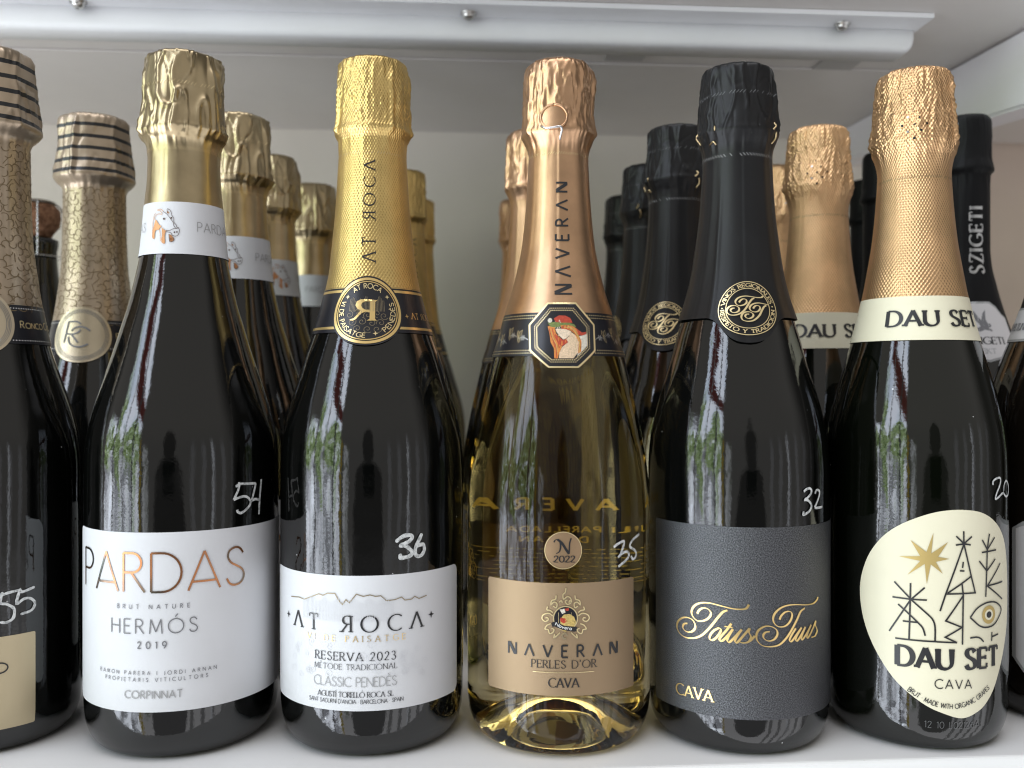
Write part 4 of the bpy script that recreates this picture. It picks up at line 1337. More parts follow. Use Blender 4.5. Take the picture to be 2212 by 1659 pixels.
    A.pen(g2([(290, 355), (305, 328), (340, 318), (372, 350), (378, 420), (362, 480), (322, 508)]), 0.00035, 0.00075, 10, M['ink'])
    A.pen(g2([(340, 318), (400, 370), (450, 450), (492, 510)]), 0.0006, 0.0011, 30, M['ink'])
    A.pen(g2([(492, 510), (495, 450), (500, 370), (520, 300)]), 0.0005, 0.0006, 10, M['ink'])
    u0, v0 = A.uvp(*c2(290, 622))
    u1 = A.uvp(*c2(570, 622))[0]
    cap = A.uvp(*c2(430, 540))[1] - v0
    A.glyphs('2022', lambda a, t: (u0 + a, v0 + t), cap, M['ink'], pen=0.10, thick=0.22, serif=True, gap=0.14, xs=(u1 - u0) / (text_width('2022', 0.14) * cap))
    A.build('lettering', st)
    # front label
    zt, zb = pz(B, 1210, 1260), pz(B, 1210, 1504)
    p0, p1 = pp(B, 1056, 1330), pp(B, 1367.5, 1330)
    fl = label_patch(B, 'front_label', root, M['label_gold'], rounded_rect(p0, p1, zb, zt, 0.0012, B.R), 1.0)
    pc = (p0 + p1) / 2
    A = Art(B, pc, (zt + zb) / 2, 2.0)
    A.text('ÑΛVERΛÑ', M['ink'], 1100, 1331.5, 1216, 1420, 25.5, pen=0.15, gap=0.55)
    A.text("PERLES D'OR", M['ink'], 1149, 1287, 1216, 1444, 17, pen=0.05, thick=0.12, serif=True, gap=0.3)
    A.line([A.uvp(1151.5 + (1282.6 - 1151.5) * i / 12, 1453)[:1] + (A.uvp(1216, 1453)[1],) for i in range(13)], 0.00024, M['gold_pale'])
    A.text('CAVA', M['ink'], 1185.5, 1250, 1216, 1485, 19.5, pen=0.05, thick=0.15, serif=True, gap=0.12)
    A.build('lettering', fl)
    A = Art(B, pc, (zt + zb) / 2, 2.0)
    g2 = lambda pts: [A.uvp(*c2(*p)) for p in pts]
    curls = [[(450, 970), (440, 1030), (410, 1060), (420, 1120), (470, 1085), (512, 1110), (520, 1165), (470, 1190), (440, 1150), (470, 1130)],
             [(320, 1070), (310, 1120), (260, 1140), (250, 1195), (290, 1160), (330, 1180), (320, 1235), (280, 1215)], [(205, 1220), (195, 1262), (240, 1272), (275, 1300)],
             [(275, 1345), (220, 1310), (150, 1330), (130, 1380), (170, 1420), (212, 1400), (205, 1370), (178, 1372)],
             [(250, 1450), (200, 1470), (170, 1520), (212, 1530), (230, 1580), (272, 1570), (290, 1530), (258, 1512)], [(300, 1590), (290, 1640), (335, 1605), (370, 1570)], [(450, 1650), (410, 1640), (400, 1600), (440, 1578), (465, 1610)],
             [(360, 1160), (390, 1140), (400, 1170)]]
    for cu in curls:
        for mir in (False, True):
            if mir and cu[0][0] == 450: continue
            pts = [((890 - x) if mir else x, y) for x, y in cu]
            A.curve(g2([(x + 4, y + 6) for x, y in pts]), 0.00062, M['gold_dim'], sub=4)
            A.curve(g2(pts), 0.00050, M['gold_pale'], sub=4)
    cc = A.uvp(*c2(445, 1380))
    A.disc(cc, 0.0055, M['gold_pale'], 40)
    A.disc(cc, 0.0050, M['paper_black'], 40)
    A.poly(g2([(370, 1400), (420, 1330), (500, 1320), (560, 1360), (585, 1430), (560, 1490), (440, 1560), (390, 1530)]), M['art_yellow'], 0.0011)
    A.poly(g2([(375, 1370), (440, 1380), (465, 1420), (420, 1450), (375, 1420)]), M['art_red'], 0.0011)
    A.poly(g2([(365, 1260), (430, 1250), (445, 1300), (400, 1320)]), M['art_cream'], 0.0011)
    A.poly(g2([(435, 1250), (490, 1240), (485, 1275), (450, 1280)]), M['art_red'], 0.0011)
    A.poly(g2([(260, 1440), (300, 1420), (430, 1478), (560, 1490), (602, 1500), (592, 1552), (560, 1560), (420, 1540), (300, 1490), (265, 1492)]), M['ink'], 0.0011)
    A.ptext('Nɑverɑn', M['ink_white'], g2([(305, 1470), (420, 1520), (560, 1540)]), 0.00135, pen=0.17, gap=0.16)
    A.build('crest', fl)
    # printing on the back of the bottle, seen through the wine
    A = Art(B, PI + 0.05, EYE - 0.0655, 1.2)
    A.glyphs('NAVERAN', lambda a, t: (a - 0.0265, t), 0.0052, M['back_yellow'], pen=0.2, gap=0.75)
    A.glyphs('GILI PARELLADA', lambda a, t: (a - 0.025, t - 0.0105), 0.0028, M['back_yellow'], pen=0.2, gap=0.35)
    A.glyphs('DE SAN', lambda a, t: (a - 0.012, t - 0.0155), 0.0028, M['back_yellow'], pen=0.2, gap=0.5)
    for k in range(9):
        y = -0.0190 - 0.0021 * k
        x = -0.026
        while x < 0.026:
            w = random.uniform(0.0004, 0.0022)
            A.line([(x, y), (min(x + w, 0.027), y)], random.uniform(0.0004, 0.0008), M['back_dim'], 0.002)
            x += w + random.uniform(0.0004, 0.0013)
    A.build('back_print', root)
    c = crop(1470, 1290, 110, 1659)
    chalk_marks(B, root, [[(400, 690), (560, 570), (740, 480), (780, 540), (720, 760), (650, 950)], [(560, 1070), (700, 930), (860, 860), (950, 930), (930, 1060), (820, 1200), (570, 1410)],
                          [(1330, 220), (1130, 380), (1010, 560), (990, 680), (1080, 740), (1180, 830), (1220, 950), (1170, 1090), (1090, 1130), (1030, 1020)]], c, 0.00125, True)
    repeat(root, (('golden wine bottle standing behind the one marked 35', px_x(1153, 0.565), 0.565, 125),
                  ('hindmost golden wine bottle, nearest the back panel', px_x(1122, 0.773), 0.773, 160)), ('handwritten_price',))
build_golden_bottle()

# ================================================================== black foil bottle with slate label
def build_slate_bottle():
    d = 0.445
    B = Bottle(px_x(1592, d), d, SIL_F4)
    root = thing('sparkling_wine_bottle', 'black foil bottle with dark slate label, gold script and handwritten 32', CAT, (B.x, B.d, 0), 'bottles with black satin foil')
    ztop_g = EYE + (CY - 600) * d / FP
    lathe(B, 'glass_body', 0.0, ztop_g, M['glass_black'], root, punt=True, rows=84)
    ps = pp(B, 1616, 700)
    wr = wrinkles(4, EYE + (CY - 330) * d / FP, B.top, EYE + (CY - 298) * d / FP, 0.00070, 'soft', (-0.98, 1.0, 2.6, 4.1))
    # hood with a skirt that dips under the seal
    zs_hi, zs_lo = pz(B, 1500, 690), pz(B, 1618, 741)
    seg, rows = 192, 130
    V, Fc, UV = [], [], []
    for i in range(rows + 1):
        for k in range(seg):
            ph = 2 * PI * k / seg
            dl = (ph - ps + PI) % (2 * PI) - PI
            dip = math.exp(-(dl / 0.50) ** 4) * (0.5 + 0.5 * math.cos(min(abs(dl) / 0.85, 1) * PI)) ** 0.5
            zb = zs_hi + (zs_lo - zs_hi) * dip
            z = zb + (B.top - 0.00002 - zb) * (i / rows)
            fl = max(0.0, 1 - (z - zb) / 0.05)
            o = 0.0004 + wr(ph, z) + 0.0010 * fl ** 2 + 0.0007 * fl * max(0, noise.noise(Vector((math.cos(ph) * 3, math.sin(ph) * 3, 1.7))))
            sm = math.exp(-((dl + 0.62) / 0.05) ** 2)
            o += 0.0005 * sm * min(1, max(0, (EYE + 0.10 - z) / 0.03))
            V.append(B.at(ph, z, o))
            UV.append((ph * 0.02, z))
    for i in range(rows):
        for k in range(seg): Fc.append((i * seg + k, i * seg + (k + 1) % seg, (i + 1) * seg + (k + 1) % seg, (i + 1) * seg + k))
    Fc.append(tuple(rows * seg + k for k in range(seg)))
    f = mesh_obj('foil_hood', V, Fc, M['foil_black'], root, None, UV)
    B.lift = lambda p, z: 0.0004 + wr(p, z)
    for y, sl in ((222, 0.9), (352, -0.8)):
        A = Art(B, 0, EYE + (CY - y) * d / FP, 0.6)
        A.lift = B.lift
        ticks(A, A.z0, 54, 0.0014, 0.00018, M['ink_pale'] if y > 300 else M['ink_grey'], sl, -2.4, 2.4)
        A.build('tear_seam', f)
    A = Art(B, pp(B, 1592, 310), pz(B, 1592, 310), 0.6)
    A.lift = B.lift
    c = crop(1200, 200, 700, 2212)
    for p in ((1678, 375), (1780, 408), (1652, 455), (2000, 395), (2058, 333), (2103, 290), (2118, 395), (2055, 455), (2098, 520)): A.disc(A.uvp(*c(*p)), 0.00052, M['hole'], 10)
    A.build('vent_holes', f)
    gl = lambda x, y, o: (lambda q: B.at(q[0], q[1], B.lift(*q) + o * 0.45 - 0.0004))(B.pix(*c(x, y)))
    for wp in [smooth([gl(1725, 345, 0.001), gl(1735, 360, 0.0022), gl(1728, 380, 0.0012)], 4), smooth([gl(1695, 490, 0.001), gl(1720, 465, 0.0024), gl(1738, 490, 0.001)], 4),
                       smooth([gl(2166, 320, 0.001), gl(2172, 345, 0.0024), gl(2160, 370, 0.001)], 4), smooth([gl(2180, 390, 0.0012), gl(2172, 440, 0.0026), gl(2150, 480, 0.001)], 4), smooth([gl(1600, 410, 0.001), gl(1596, 440, 0.0022), gl(1622, 490, 0.001)], 4)]: tubes_obj('wire', [wp], 0.00042, M['wire_gold'], f)
    # gold seal print on the skirt
    c = crop(1720, 660, 200, 1843)
    ph, z = B.pix(*c(975, 857), 0.0012)
    A = Art(B, ph, z, 1.0)
    A.lvl = 0.0022
    k = 200 / 1843 * 0.8848 * (d - 0.026) / FP
    q = lambda pts: [((x - 975) * k, (857 - y) * k) for x, y in pts]
    for r0, r1 in ((600, 618), (448, 464)): A.ring((0.0, 0), r0 * k, r1 * k, M['gold_pale'], 72)
    A.ctext('VINOS REGIONALES', M['gold_pale'], (0, 0), 488 * k, -82, 78, 82 * k, pen=0.13, thick=0.24, serif=True, gap=0.2)
    A.ctext('RESPETO Y TRADICION', M['gold_pale'], (0, 0), 572 * k, 265, 95, 82 * k, inner=True, pen=0.13, thick=0.24, serif=True, gap=0.2)
    for a in (-90, 86): A.dot((530 * k * math.sin(math.radians(a)), 530 * k * math.cos(math.radians(a))), 18 * k, M['gold_pale'])
    T1s = [(1115, 630), (1060, 660), (1000, 740), (940, 840), (880, 920), (800, 985), (700, 1015), (600, 1000), (545, 930), (560, 850), (630, 800), (720, 800), (785, 850), (780, 920), (720, 955), (650, 945), (620, 900), (650, 860), (700, 855)]
    T1c = [(790, 725), (820, 680), (880, 645), (940, 665), (945, 730), (890, 780), (800, 800), (735, 765), (715, 700), (750, 640), (830, 595), (940, 580), (1060, 595), (1180, 615), (1280, 610), (1320, 580)]
    T2s = [(1370, 795), (1310, 830), (1250, 920), (1200, 1010), (1130, 1090), (1050, 1145), (950, 1160), (860, 1130), (832, 1060), (860, 980), (930, 945), (1010, 950), (1065, 1000), (1050, 1060), (985, 1095), (930, 1080), (907, 1040), (930, 1000), (985, 995)]
    T2c = [(1075, 870), (1100, 830), (1150, 798), (1210, 815), (1220, 870), (1170, 930), (1090, 945), (1020, 910), (1003, 850), (1040, 790), (1120, 750), (1220, 740), (1330, 760), (1430, 785)]
    for t in (T1s, T1c, T2s, T2c): A.pen(q(t), 15 * k, 42 * k, 150, M['gold_pale'])
    A.build('gold_seal_print', f)
    # slate label
    zt, zb = pz(B, 1592, 1139), pz(B, 1592, 1554)
    p0 = pp(B, 1417.5, 1330)
    p1 = p0 + math.radians(155)
    fl = label_patch(B, 'front_label', root, M['label_slate'], rounded_rect(p0, p1, zb, zt, 0.0015, B.R), 1.0)
    A = Art(B, pp(B, 1615, 1370), (zt + zb) / 2, 2.0)
    c = crop(1640, 1420, 380, 1970)
    q = lambda pts: [A.uvp(*c(*p)) for p in pts]
    k = 0.1929 * 0.8848 * 0.407 / FP
    W = [
        [(705, 362), (650, 385), (590, 450), (520, 540), (450, 620), (380, 680), (300, 712), (200, 710), (120, 665), (78, 590), (85, 510), (140, 460), (210, 455), (275, 490), (305, 560), (285, 615), (230, 640), (175, 620), (148, 575), (165, 535), (205, 528)],
        [(330, 405), (350, 365), (400, 335), (460, 345), (500, 395), (480, 450), (420, 490), (340, 498), (280, 450), (257, 380), (290, 310), (370, 270), (480, 270), (620, 305), (760, 340), (860, 350), (940, 340), (975, 290)],
        [(585, 592), (530, 625), (490, 680), (485, 725), (515, 740), (560, 715), (610, 650), (625, 605), (600, 588), (570, 598)],
        [(755, 530), (690, 620), (620, 700), (608, 745), (650, 742), (720, 670), (775, 600)], [(670, 565), (770, 580)],
        [(775, 600), (720, 690), (705, 750), (735, 762), (800, 700), (885, 605)], [(885, 605), (825, 690), (800, 755), (830, 768), (900, 690), (985, 590)],
        [(985, 590), (975, 640), (1000, 700), (970, 760), (900, 775), (862, 762)], [(960, 765), (1000, 740), (1050, 685)],
        [(1672, 335), (1620, 380), (1580, 470), (1530, 570), (1480, 660), (1420, 740), (1350, 800), (1250, 822), (1150, 810), (1085, 755), (1068, 680), (1100, 610), (1180, 565), (1260, 570), (1320, 610), (1330, 670), (1290, 730), (1220, 750), (1165, 720), (1155, 675), (1185, 640), (1235, 632)],
        [(1357, 480), (1380, 430), (1430, 385), (1490, 378), (1515, 420), (1490, 500), (1430, 560), (1350, 570), (1295, 530), (1277, 470), (1300, 400), (1370, 335), (1460, 300), (1570, 290), (1690, 293), (1780, 275), (1825, 230), (1836, 195)],
        [(1560, 590), (1500, 690), (1482, 745), (1510, 752), (1570, 670), (1632, 580)], [(1632, 580), (1575, 680), (1558, 738), (1585, 742), (1640, 650), (1680, 572)],
        [(1680, 572), (1640, 670), (1628, 725), (1650, 725), (1705, 640), (1752, 545)], [(1752, 545), (1712, 640), (1698, 705), (1720, 700), (1770, 600), (1810, 495)],
        [(1810, 495), (1806, 550), (1826, 620), (1800, 685), (1755, 705)], [(1800, 690), (1830, 620)]]
    for st in W: A.pen(q(st), 10 * k, 30 * k, 148, M['gold_print'])
    A.text('CAVA', M['gold_print'], 1463, 1540, 1499, 1508, 24, pen=0.07, thick=0.17, serif=True, gap=0.1)
    A.build('lettering', fl)
    c = crop(1930, 1170, 100, 1508)
    chalk_marks(B, root, [[(460, 460), (560, 370), (680, 340), (740, 430), (700, 560), (600, 680), (500, 750)], [(470, 770), (600, 780), (700, 880), (740, 1000), (680, 1150), (560, 1260), (440, 1310), (455, 1190)],
                          [(870, 540), (900, 430), (970, 400), (1030, 470), (1010, 640), (930, 860), (850, 1040)], [(850, 1060), (980, 1055), (1130, 1020)]], c, 0.00112, True)
    repeat(root, (('second black foil bottle with a gold seal, behind the one marked 32', px_x(1462, 0.547), 0.547, -22),
                  ('third black foil bottle back, its seal out of sight', px_x(1399, 0.643), 0.643, -75),
                  ('hindmost black foil bottle of the gold seal row', px_x(1354, 0.747), 0.747, 80)), ('handwritten_price',))
build_slate_bottle()

# ================================================================== orange gold foil bottle with the cream egg-shaped label
def build_cream_bottle():
    d = 0.449
    B = Bottle(px_x(1974, d), d, SIL_F5)
    zf = EYE + (CY - 655) * d / FP
    root, f = base_bottle('sparkling_wine_bottle', 'dark bottle with cream egg-shaped label of line drawings and handwritten 20', B, zf + 0.004, M['glass_green'], zf, M['foil_orange'],
                          wrinkles(5, EYE + (CY - 365) * d / FP, B.top, EYE + (CY - 318) * d / FP, 0.0010, 'hard', (-1.8, 0.77, 2.3, 3.9)), 'bottles with orange gold foil', flat=634)
    A = Art(B, pp(B, 1975, 400), EYE + (CY - 398) * d / FP, 0.6)
    A.lift = B.lift
    ticks(A, EYE + (CY - 398) * d / FP, 50, 0.0012, 0.00020, M['olive_print'], 0.7, -1.2, 1.9)
    A.build('tear_seam', f)
    c = crop(1900, 0, 600, 2212)
    A = Art(B, pp(B, 1975, 300), EYE + (CY - 300) * d / FP, 0.6)
    A.lift = B.lift
    for x, y in ((1213, 1000), (1272, 1060), (1338, 1112), (1225, 1122), (1285, 1175), (1118, 1138), (1225, 1248)): A.disc(A.uvp(*c(x, y)), 0.00062, M['hole'], 10)
    for x, y in ((1168, 1060), (1166, 1188), (1580, 1125)): A.disc(A.uvp(*c(x, y)), 0.00060, M['silver_print'], 10)
    A.build('vent_holes', f)
    nb = band(B, 'neck_band', root, M['paper_cream'], pz(B, 1975, 735), pz(B, 1975, 640), 2.0)
    A = Art(B, pp(B, 1975, 700), pz(B, 1975, 700), 3.2)
    A.text('DAU SET', M['ink'], 1917, None, 1960, 705, 33, xs=1.16, pen=0.11, thick=0.25, serif=True, gap=0.2)
    A.build('lettering', nb)
    # egg label
    c8 = lambda x, y: (1751.9 + x * 0.4666, 884.8 + y * 0.4666)
    egg = [(700, 465), (780, 475), (840, 510), (880, 570), (898, 650), (905, 760), (906, 880), (902, 1000), (890, 1100), (870, 1200), (840, 1300), (800, 1370), (760, 1405), (720, 1425), (680, 1428), (620, 1410), (540, 1375), (450, 1310), (380, 1240), (320, 1150), (275, 1060), (245, 970), (230, 880), (230, 800), (245, 730), (275, 660), (330, 590), (400, 540), (480, 505), (560, 480), (630, 468)]
    pts = [B.pix(*c8(*p)) for p in egg]
    sm = smooth([(p * B.R, z) for p, z in pts], 3, True)[:-1]
    fl = label_patch(B, 'front_label', root, M['paper_cream'], [(u / B.R, z) for u, z in sm], 1.0)
    A = Art(B, pp(B, 2050, 1330), pz(B, 2050, 1330), 2.0)
    A.text('DAU SET', M['ink'], 1938.5, 2151.5, 2032, 1445, 43, pen=0.12, thick=0.27, serif=True, gmin=0.2)
    A.text('CAVA', M['ink'], 2019, 2097, 2058, 1488, 19.5, pen=0.11, gap=0.12)
    A.ptext('BRUT · MADE WITH ORGANIC GRAPES', M['ink'], [A.uvp(*c8(*p)) for p in ((446, 1300), (520, 1350), (600, 1379), (680, 1383), (760, 1350), (822, 1292))], 0.0021, pen=0.14, gap=0.16)
    A.build('lettering', fl)
    A = Art(B, pp(B, 2050, 1330), pz(B, 2050, 1330), 2.0)
    c = crop(2080, 1220, 400, 1659)
    q = lambda pts: [A.uvp(*c(*p)) for p in pts]
    star = [(822, 335), (800, 545), (968, 430), (868, 580), (980, 600), (845, 630), (915, 750), (795, 655), (755, 855), (735, 650), (562, 760), (690, 620), (478, 573), (690, 572), (592, 408), (752, 530)]
    A.poly(q(star), M['gold_flat'], 0.0013)
    w = 0.00072
    for st in ([(430, 828), (595, 1005)], [(593, 845), (590, 1005), (578, 1415)], [(735, 890), (597, 1010)], [(412, 983), (595, 1008), (757, 1017)], [(595, 1010), (380, 1328)], [(597, 1010), (770, 1165)],
               [(515, 1227), (665, 1243)], [(440, 1400), (840, 1437), (1058, 1447)], [(1125, 320), (1127, 450)], [(1050, 370), (1127, 445), (1207, 373)],
               [(1046, 460), (1127, 448), (1195, 458)], [(1127, 448), (945, 955), (888, 1128)], [(1127, 448), (1200, 775), (1240, 942), (945, 955)], [(1200, 775), (965, 945)], [(1108, 855), (1120, 965), (1112, 1467)],
               [(1120, 630), (1113, 692)], [(1085, 720), (1132, 722)], [(1120, 970), (945, 1227), (1108, 1292), (938, 1392), (1058, 1447)],
               [(1382, 345), (1360, 500), (1355, 720), (1345, 985)], [(1310, 408), (1360, 505), (1433, 382)], [(1305, 535), (1448, 507)], [(1280, 622), (1355, 722), (1440, 598)], [(1490, 642), (1362, 872), (1512, 827)], [(1362, 875), (1510, 1005)],
               [(1408, 1340), (1405, 1430)], [(1407, 1388), (1470, 1358)]):
        A.line(q(st), w, M['ink'])
    for st in ([(770, 1165), (815, 1215), (838, 1290), (838, 1437)], [(468, 1057), (560, 1140), (665, 1243), (715, 1300), (740, 1378)], [(1190, 1400), (1250, 1392), (1290, 1402), (1325, 1438)],
               [(1190, 1193), (1260, 1100), (1350, 1045), (1430, 1035), (1480, 1065), (1500, 1115), (1470, 1200), (1430, 1260), (1370, 1290), (1290, 1280), (1190, 1193)]):
        A.curve(q(st), w, M['ink'], sub=5)
    e = A.uvp(*c(1378, 1163))
    ex = abs(A.uvp(*c(1440, 1163))[0] - A.uvp(*c(1312, 1163))[0]) / 2
    ey = abs(A.uvp(*c(1378, 1070))[1] - A.uvp(*c(1378, 1255))[1]) / 2
    A.disc(e, ex, M['gold_flat'], 28, ey)
    A.disc(e, ex * 0.62, M['paper_cream'], 24, ey * 0.58)
    A.disc(e, ex * 0.38, M['ink'], 20, ey * 0.36)
    A.build('line_drawing', fl)
    A = Art(B, pp(B, 2056, 1570), pz(B, 2056, 1570), 1.2)
    A.text('12 10 L02126A', M['ink_faint'], 1997, 2114, 2056, 1574, 14, pen=0.08, gap=0.2)
    A.build('batch_print', root)
    c = crop(2400, 1140, 100, 1508)
    chalk_marks(B, root, [[(330, 640), (330, 550), (420, 450), (570, 400), (610, 500), (570, 700), (470, 960), (420, 1150), (450, 1185), (560, 1090), (670, 970)], [(720, 860), (730, 700), (790, 520), (850, 560), (890, 720), (890, 900), (860, 1050), (800, 1090), (730, 1000), (710, 940)]], c, 0.00098)
    repeat(root, (('orange gold foil bottle behind the one marked 20, its cream band half hidden', px_x(1768, 0.547), 0.547, 2),
                  ('hindmost orange gold foil bottle, only its hood edge showing', 0.186, 0.645, -40)), ('handwritten_price',))
build_cream_bottle()

# ================================================================== striped hood bottles at the left
def build_striped_bottle():
    d = 0.44
    B = Bottle(px_x(-22, d), d, SIL_F0)
    Z = lambda y: EYE + (CY - y) * d / FP
    M['foil_striped'] = foil('striped_beige_foil', (0.46, 0.365, 0.265), 0.33, stripes=[(Z(y), 0.00105) for y in (152, 183, 214, 245, 272)], metal=0.75)
    zf = Z(680)
    root, f = base_bottle('sparkling_wine_bottle', 'dark bottle with beige striped hood at the left frame edge, marked 55', B, zf + 0.004, M['glass_black'], zf, M['foil_striped'],
                          wrinkles(6, Z(300), B.top, Z(283), 0.0008, 'soft', (0.0, 1.1, 2.7, 4.3)), 'bottles with striped hoods', flat=630)
    # curled line pattern on the neck foil
    A = Art(B, 0.3, Z(480), 0.6)
    A.lift = B.lift
    rnd = random.Random(5)
    sp = 0.0046
    i = 0
    v = Z(668) - A.z0
    row = 0
    while v < Z(315) - A.z0:
        u = -PI * A.r
        while u < PI * A.r:
            a = rnd.uniform(0, 2 * PI)
            cu, cv = u + rnd.uniform(-0.0008, 0.0008) + (sp / 2 if row % 2 else 0), v + rnd.uniform(-0.0008, 0.0008)
            if rnd.random() < 0.72:
                r = rnd.uniform(0.0016, 0.0021)
                s0 = rnd.choice((150, 200, 230))
                A.line([(cu + r * math.cos(a + math.radians(s0 * t / 9)), cv + r * math.sin(a + math.radians(s0 * t / 9))) for t in range(10)], 0.00037, M['olive_print'])
            else:
                A.line([(cu - 0.0021 * math.cos(a), cv - 0.0021 * math.sin(a)), (cu + 0.0021 * math.cos(a), cv + 0.0021 * math.sin(a))], 0.00037, M['olive_print'])
            u += sp * 0.86
        v += sp * 0.72
        row += 1
    A.build('foil_pattern', f)
    zb0, zb1 = Z(746), Z(664)
    nb = band(B, 'neck_band', root, M['paper_black'], zb0, zb1, 2.0)
    ps = math.radians(15)
    A = Art(B, ps, (zb0 + zb1) / 2, 2.8)
    for i in range(120):
        u = (-PI + 2 * PI * i / 120) * A.r
        for zz in (zb1 - 0.0016, zb0 + 0.0016): A.dot((u, zz - A.z0), 0.00030, M['ink_white'], 6)
    A.build('dotted_lines', nb)
    A = Art(B, ps, (zb0 + zb1) / 2, 2.8)
    u0 = A.uvp(43, 709)[0]
    A.glyphs('R', lambda a, t: (u0 + a, t - 0.0017), 0.0033, M['gold_pale'], pen=0.13, gap=0.2)
    A.glyphs('ONCO', lambda a, t: (u0 + 0.0026 + a, t - 0.0017), 0.0026, M['gold_pale'], pen=0.15, gap=0.2)
    A.glyphs('C', lambda a, t: (u0 + 0.0148 + a, t - 0.0017), 0.0033, M['gold_pale'], pen=0.13, gap=0.2)
    A.glyphs('ALINO', lambda a, t: (u0 + 0.0182 + a, t - 0.0017), 0.0026, M['gold_pale'], pen=0.15, gap=0.2)
    A.build('lettering', nb)
    A = Art(B, ps, (zb0 + zb1) / 2 + 0.0005, 3.6)
    A.disc((0, 0), 0.0162, M['seal_beige'], 64)
    seal = A.build('round_seal', root)
    A = Art(B, ps, A.z0, 4.4)
    for k in range(4): A.ring((0, 0), 0.0128 + 0.0006 * k, 0.01298 + 0.0006 * k, M['ink_grey'])
    k = 0.016 / 660
    q = lambda pts: [((x - 790) * k, (780 - y) * k) for x, y in pts]
    for st in ([(485, 465), (425, 975)], [(485, 470), (640, 465), (720, 480), (790, 535)], [(470, 760), (620, 770), (730, 730), (790, 660)], [(600, 790), (750, 975)], [(1000, 690), (900, 620), (780, 590), (660, 620), (580, 690)], [(520, 830), (540, 940), (610, 1030), (740, 1075), (850, 1060), (960, 1005)]):
        A.curve(q(st), 0.00088, M['ink_grey'], sub=4)
    A.build('monogram', seal)
    zt, zb = pz(B, 40, 1370), pz(B, 40, 1568)
    p1 = pp(B, 76, 1460)
    fl = label_patch(B, 'front_label', root, M['paper_beige'], rounded_rect(p1 - math.radians(105), p1, zb, zt, 0.0008, B.R), 1.0)
    A = Art(B, p1 - 0.3, (zt + zb) / 2, 2.0)
    cc = A.uvp(-2, 1444)
    A.curve([(cc[0] + 0.0034 * math.cos(t * PI / 5), cc[1] + 0.0023 * math.sin(t * PI / 5)) for t in range(10)], 0.0006, M['ink'], closed=True)
    A.build('lettering', fl)
    c = crop(0, 1350, 220, 695)
    chalk_marks(B, root, [[(255, 265), (170, 300), (150, 290), (125, 390), (180, 355), (230, 350), (265, 385), (240, 440), (165, 470)], [(150, 285), (60, 308), (5, 330)], [(15, 310), (2, 385), (50, 395), (105, 430), (100, 500), (50, 535), (10, 535)]], c, 0.0013)
    repeat(root, (('beige striped hood bottle with round monogram seal, standing behind another', -0.2515, 0.5485, -8),), ('handwritten_price', 'front_label'))
build_striped_bottle()

# ================================================================== bottle with a bare cork and wire at the far left
def build_cork_bottle():
    d = 0.66
    k = 0.453 / d
    B = Bottle(px_x(80, d), d, [(CY - (CY - y) * k, h * k) for y, h in [(360, 0), (361, 30), (362, 66), (372, 70), (392, 70), (400, 66), (408, 66), (418, 64), (432, 65), (470, 68), (530, 77), (576, 90), (641, 110), (690, 125), (734, 138), (790, 156), (851, 174), (890, 184), (923, 191), (970, 196), (1010, 197), (1100, 197.5)]])
    root = thing('sparkling_wine_bottle', 'dark bottle with bare cork held by a wire cage, at the far left', CAT, (B.x, B.d, 0))
    zt = B.top
    lathe(B, 'glass_body', 0.0, zt - 0.0002, M['glass_green'], root, punt=True)
    V, Fc = [], []
    pr = [(0.0095, zt - 0.002), (0.0105, zt), (0.0125, zt + 0.003), (0.0150, zt + 0.006), (0.0158, zt + 0.012), (0.0152, zt + 0.018), (0.0120, zt + 0.0215), (0.004, zt + 0.0225)]
    seg = 40
    for r, z in pr: V += [(r * math.sin(2 * PI * i / seg), -r * math.cos(2 * PI * i / seg), z) for i in range(seg)]
    for j in range(len(pr) - 1):
        for i in range(seg): Fc.append((j * seg + i, j * seg + (i + 1) % seg, (j + 1) * seg + (i + 1) % seg, (j + 1) * seg + i))
    Fc.append(tuple((len(pr) - 1) * seg + i for i in range(seg)))
    mesh_obj('cork', V, Fc, M['cork'], root)
    paths = []
    for a in (0.5, 2.07, 3.64, 5.21):
        pts = [(r * math.sin(a), -r * math.cos(a), z) for r, z in ((0.0125, zt + 0.0228), (0.0163, zt + 0.0185), (0.0172, zt + 0.010), (0.0176, zt), (0.0178, zt - 0.012), (0.0172, zt - 0.0165))]
        for s in (0, PI):
            sm = smooth(pts, 8)
            paths.append([(p[0] + 0.0004 * math.cos(i * 1.1 + s), p[1] + 0.0004 * math.sin(i * 1.1 + s), p[2]) for i, p in enumerate(sm)])
    for r, z in ((0.0173, zt - 0.0165), (0.0125, zt + 0.0228)): paths.append([(r * math.sin(2 * PI * i / 36), -r * math.cos(2 * PI * i / 36), z) for i in range(37)])
    tubes_obj('wire_cage', paths, 0.00045, M['wire'], root, 6)
    V, Fc = [], []
    for r, z in ((0.0128, zt + 0.0226), (0.0128, zt + 0.0234), (0.0105, zt + 0.0243), (0.003, zt + 0.0246)): V += [(r * math.sin(2 * PI * i / seg), -r * math.cos(2 * PI * i / seg), z) for i in range(seg)]
    for j in range(3):
        for i in range(seg): Fc.append((j * seg + i, j * seg + (i + 1) % seg, (j + 1) * seg + (i + 1) % seg, (j + 1) * seg + i))
    Fc.append(tuple(3 * seg + i for i in range(seg)))
    mesh_obj('crown_plate', V, Fc, M['olive_print'], root)
build_cork_bottle()

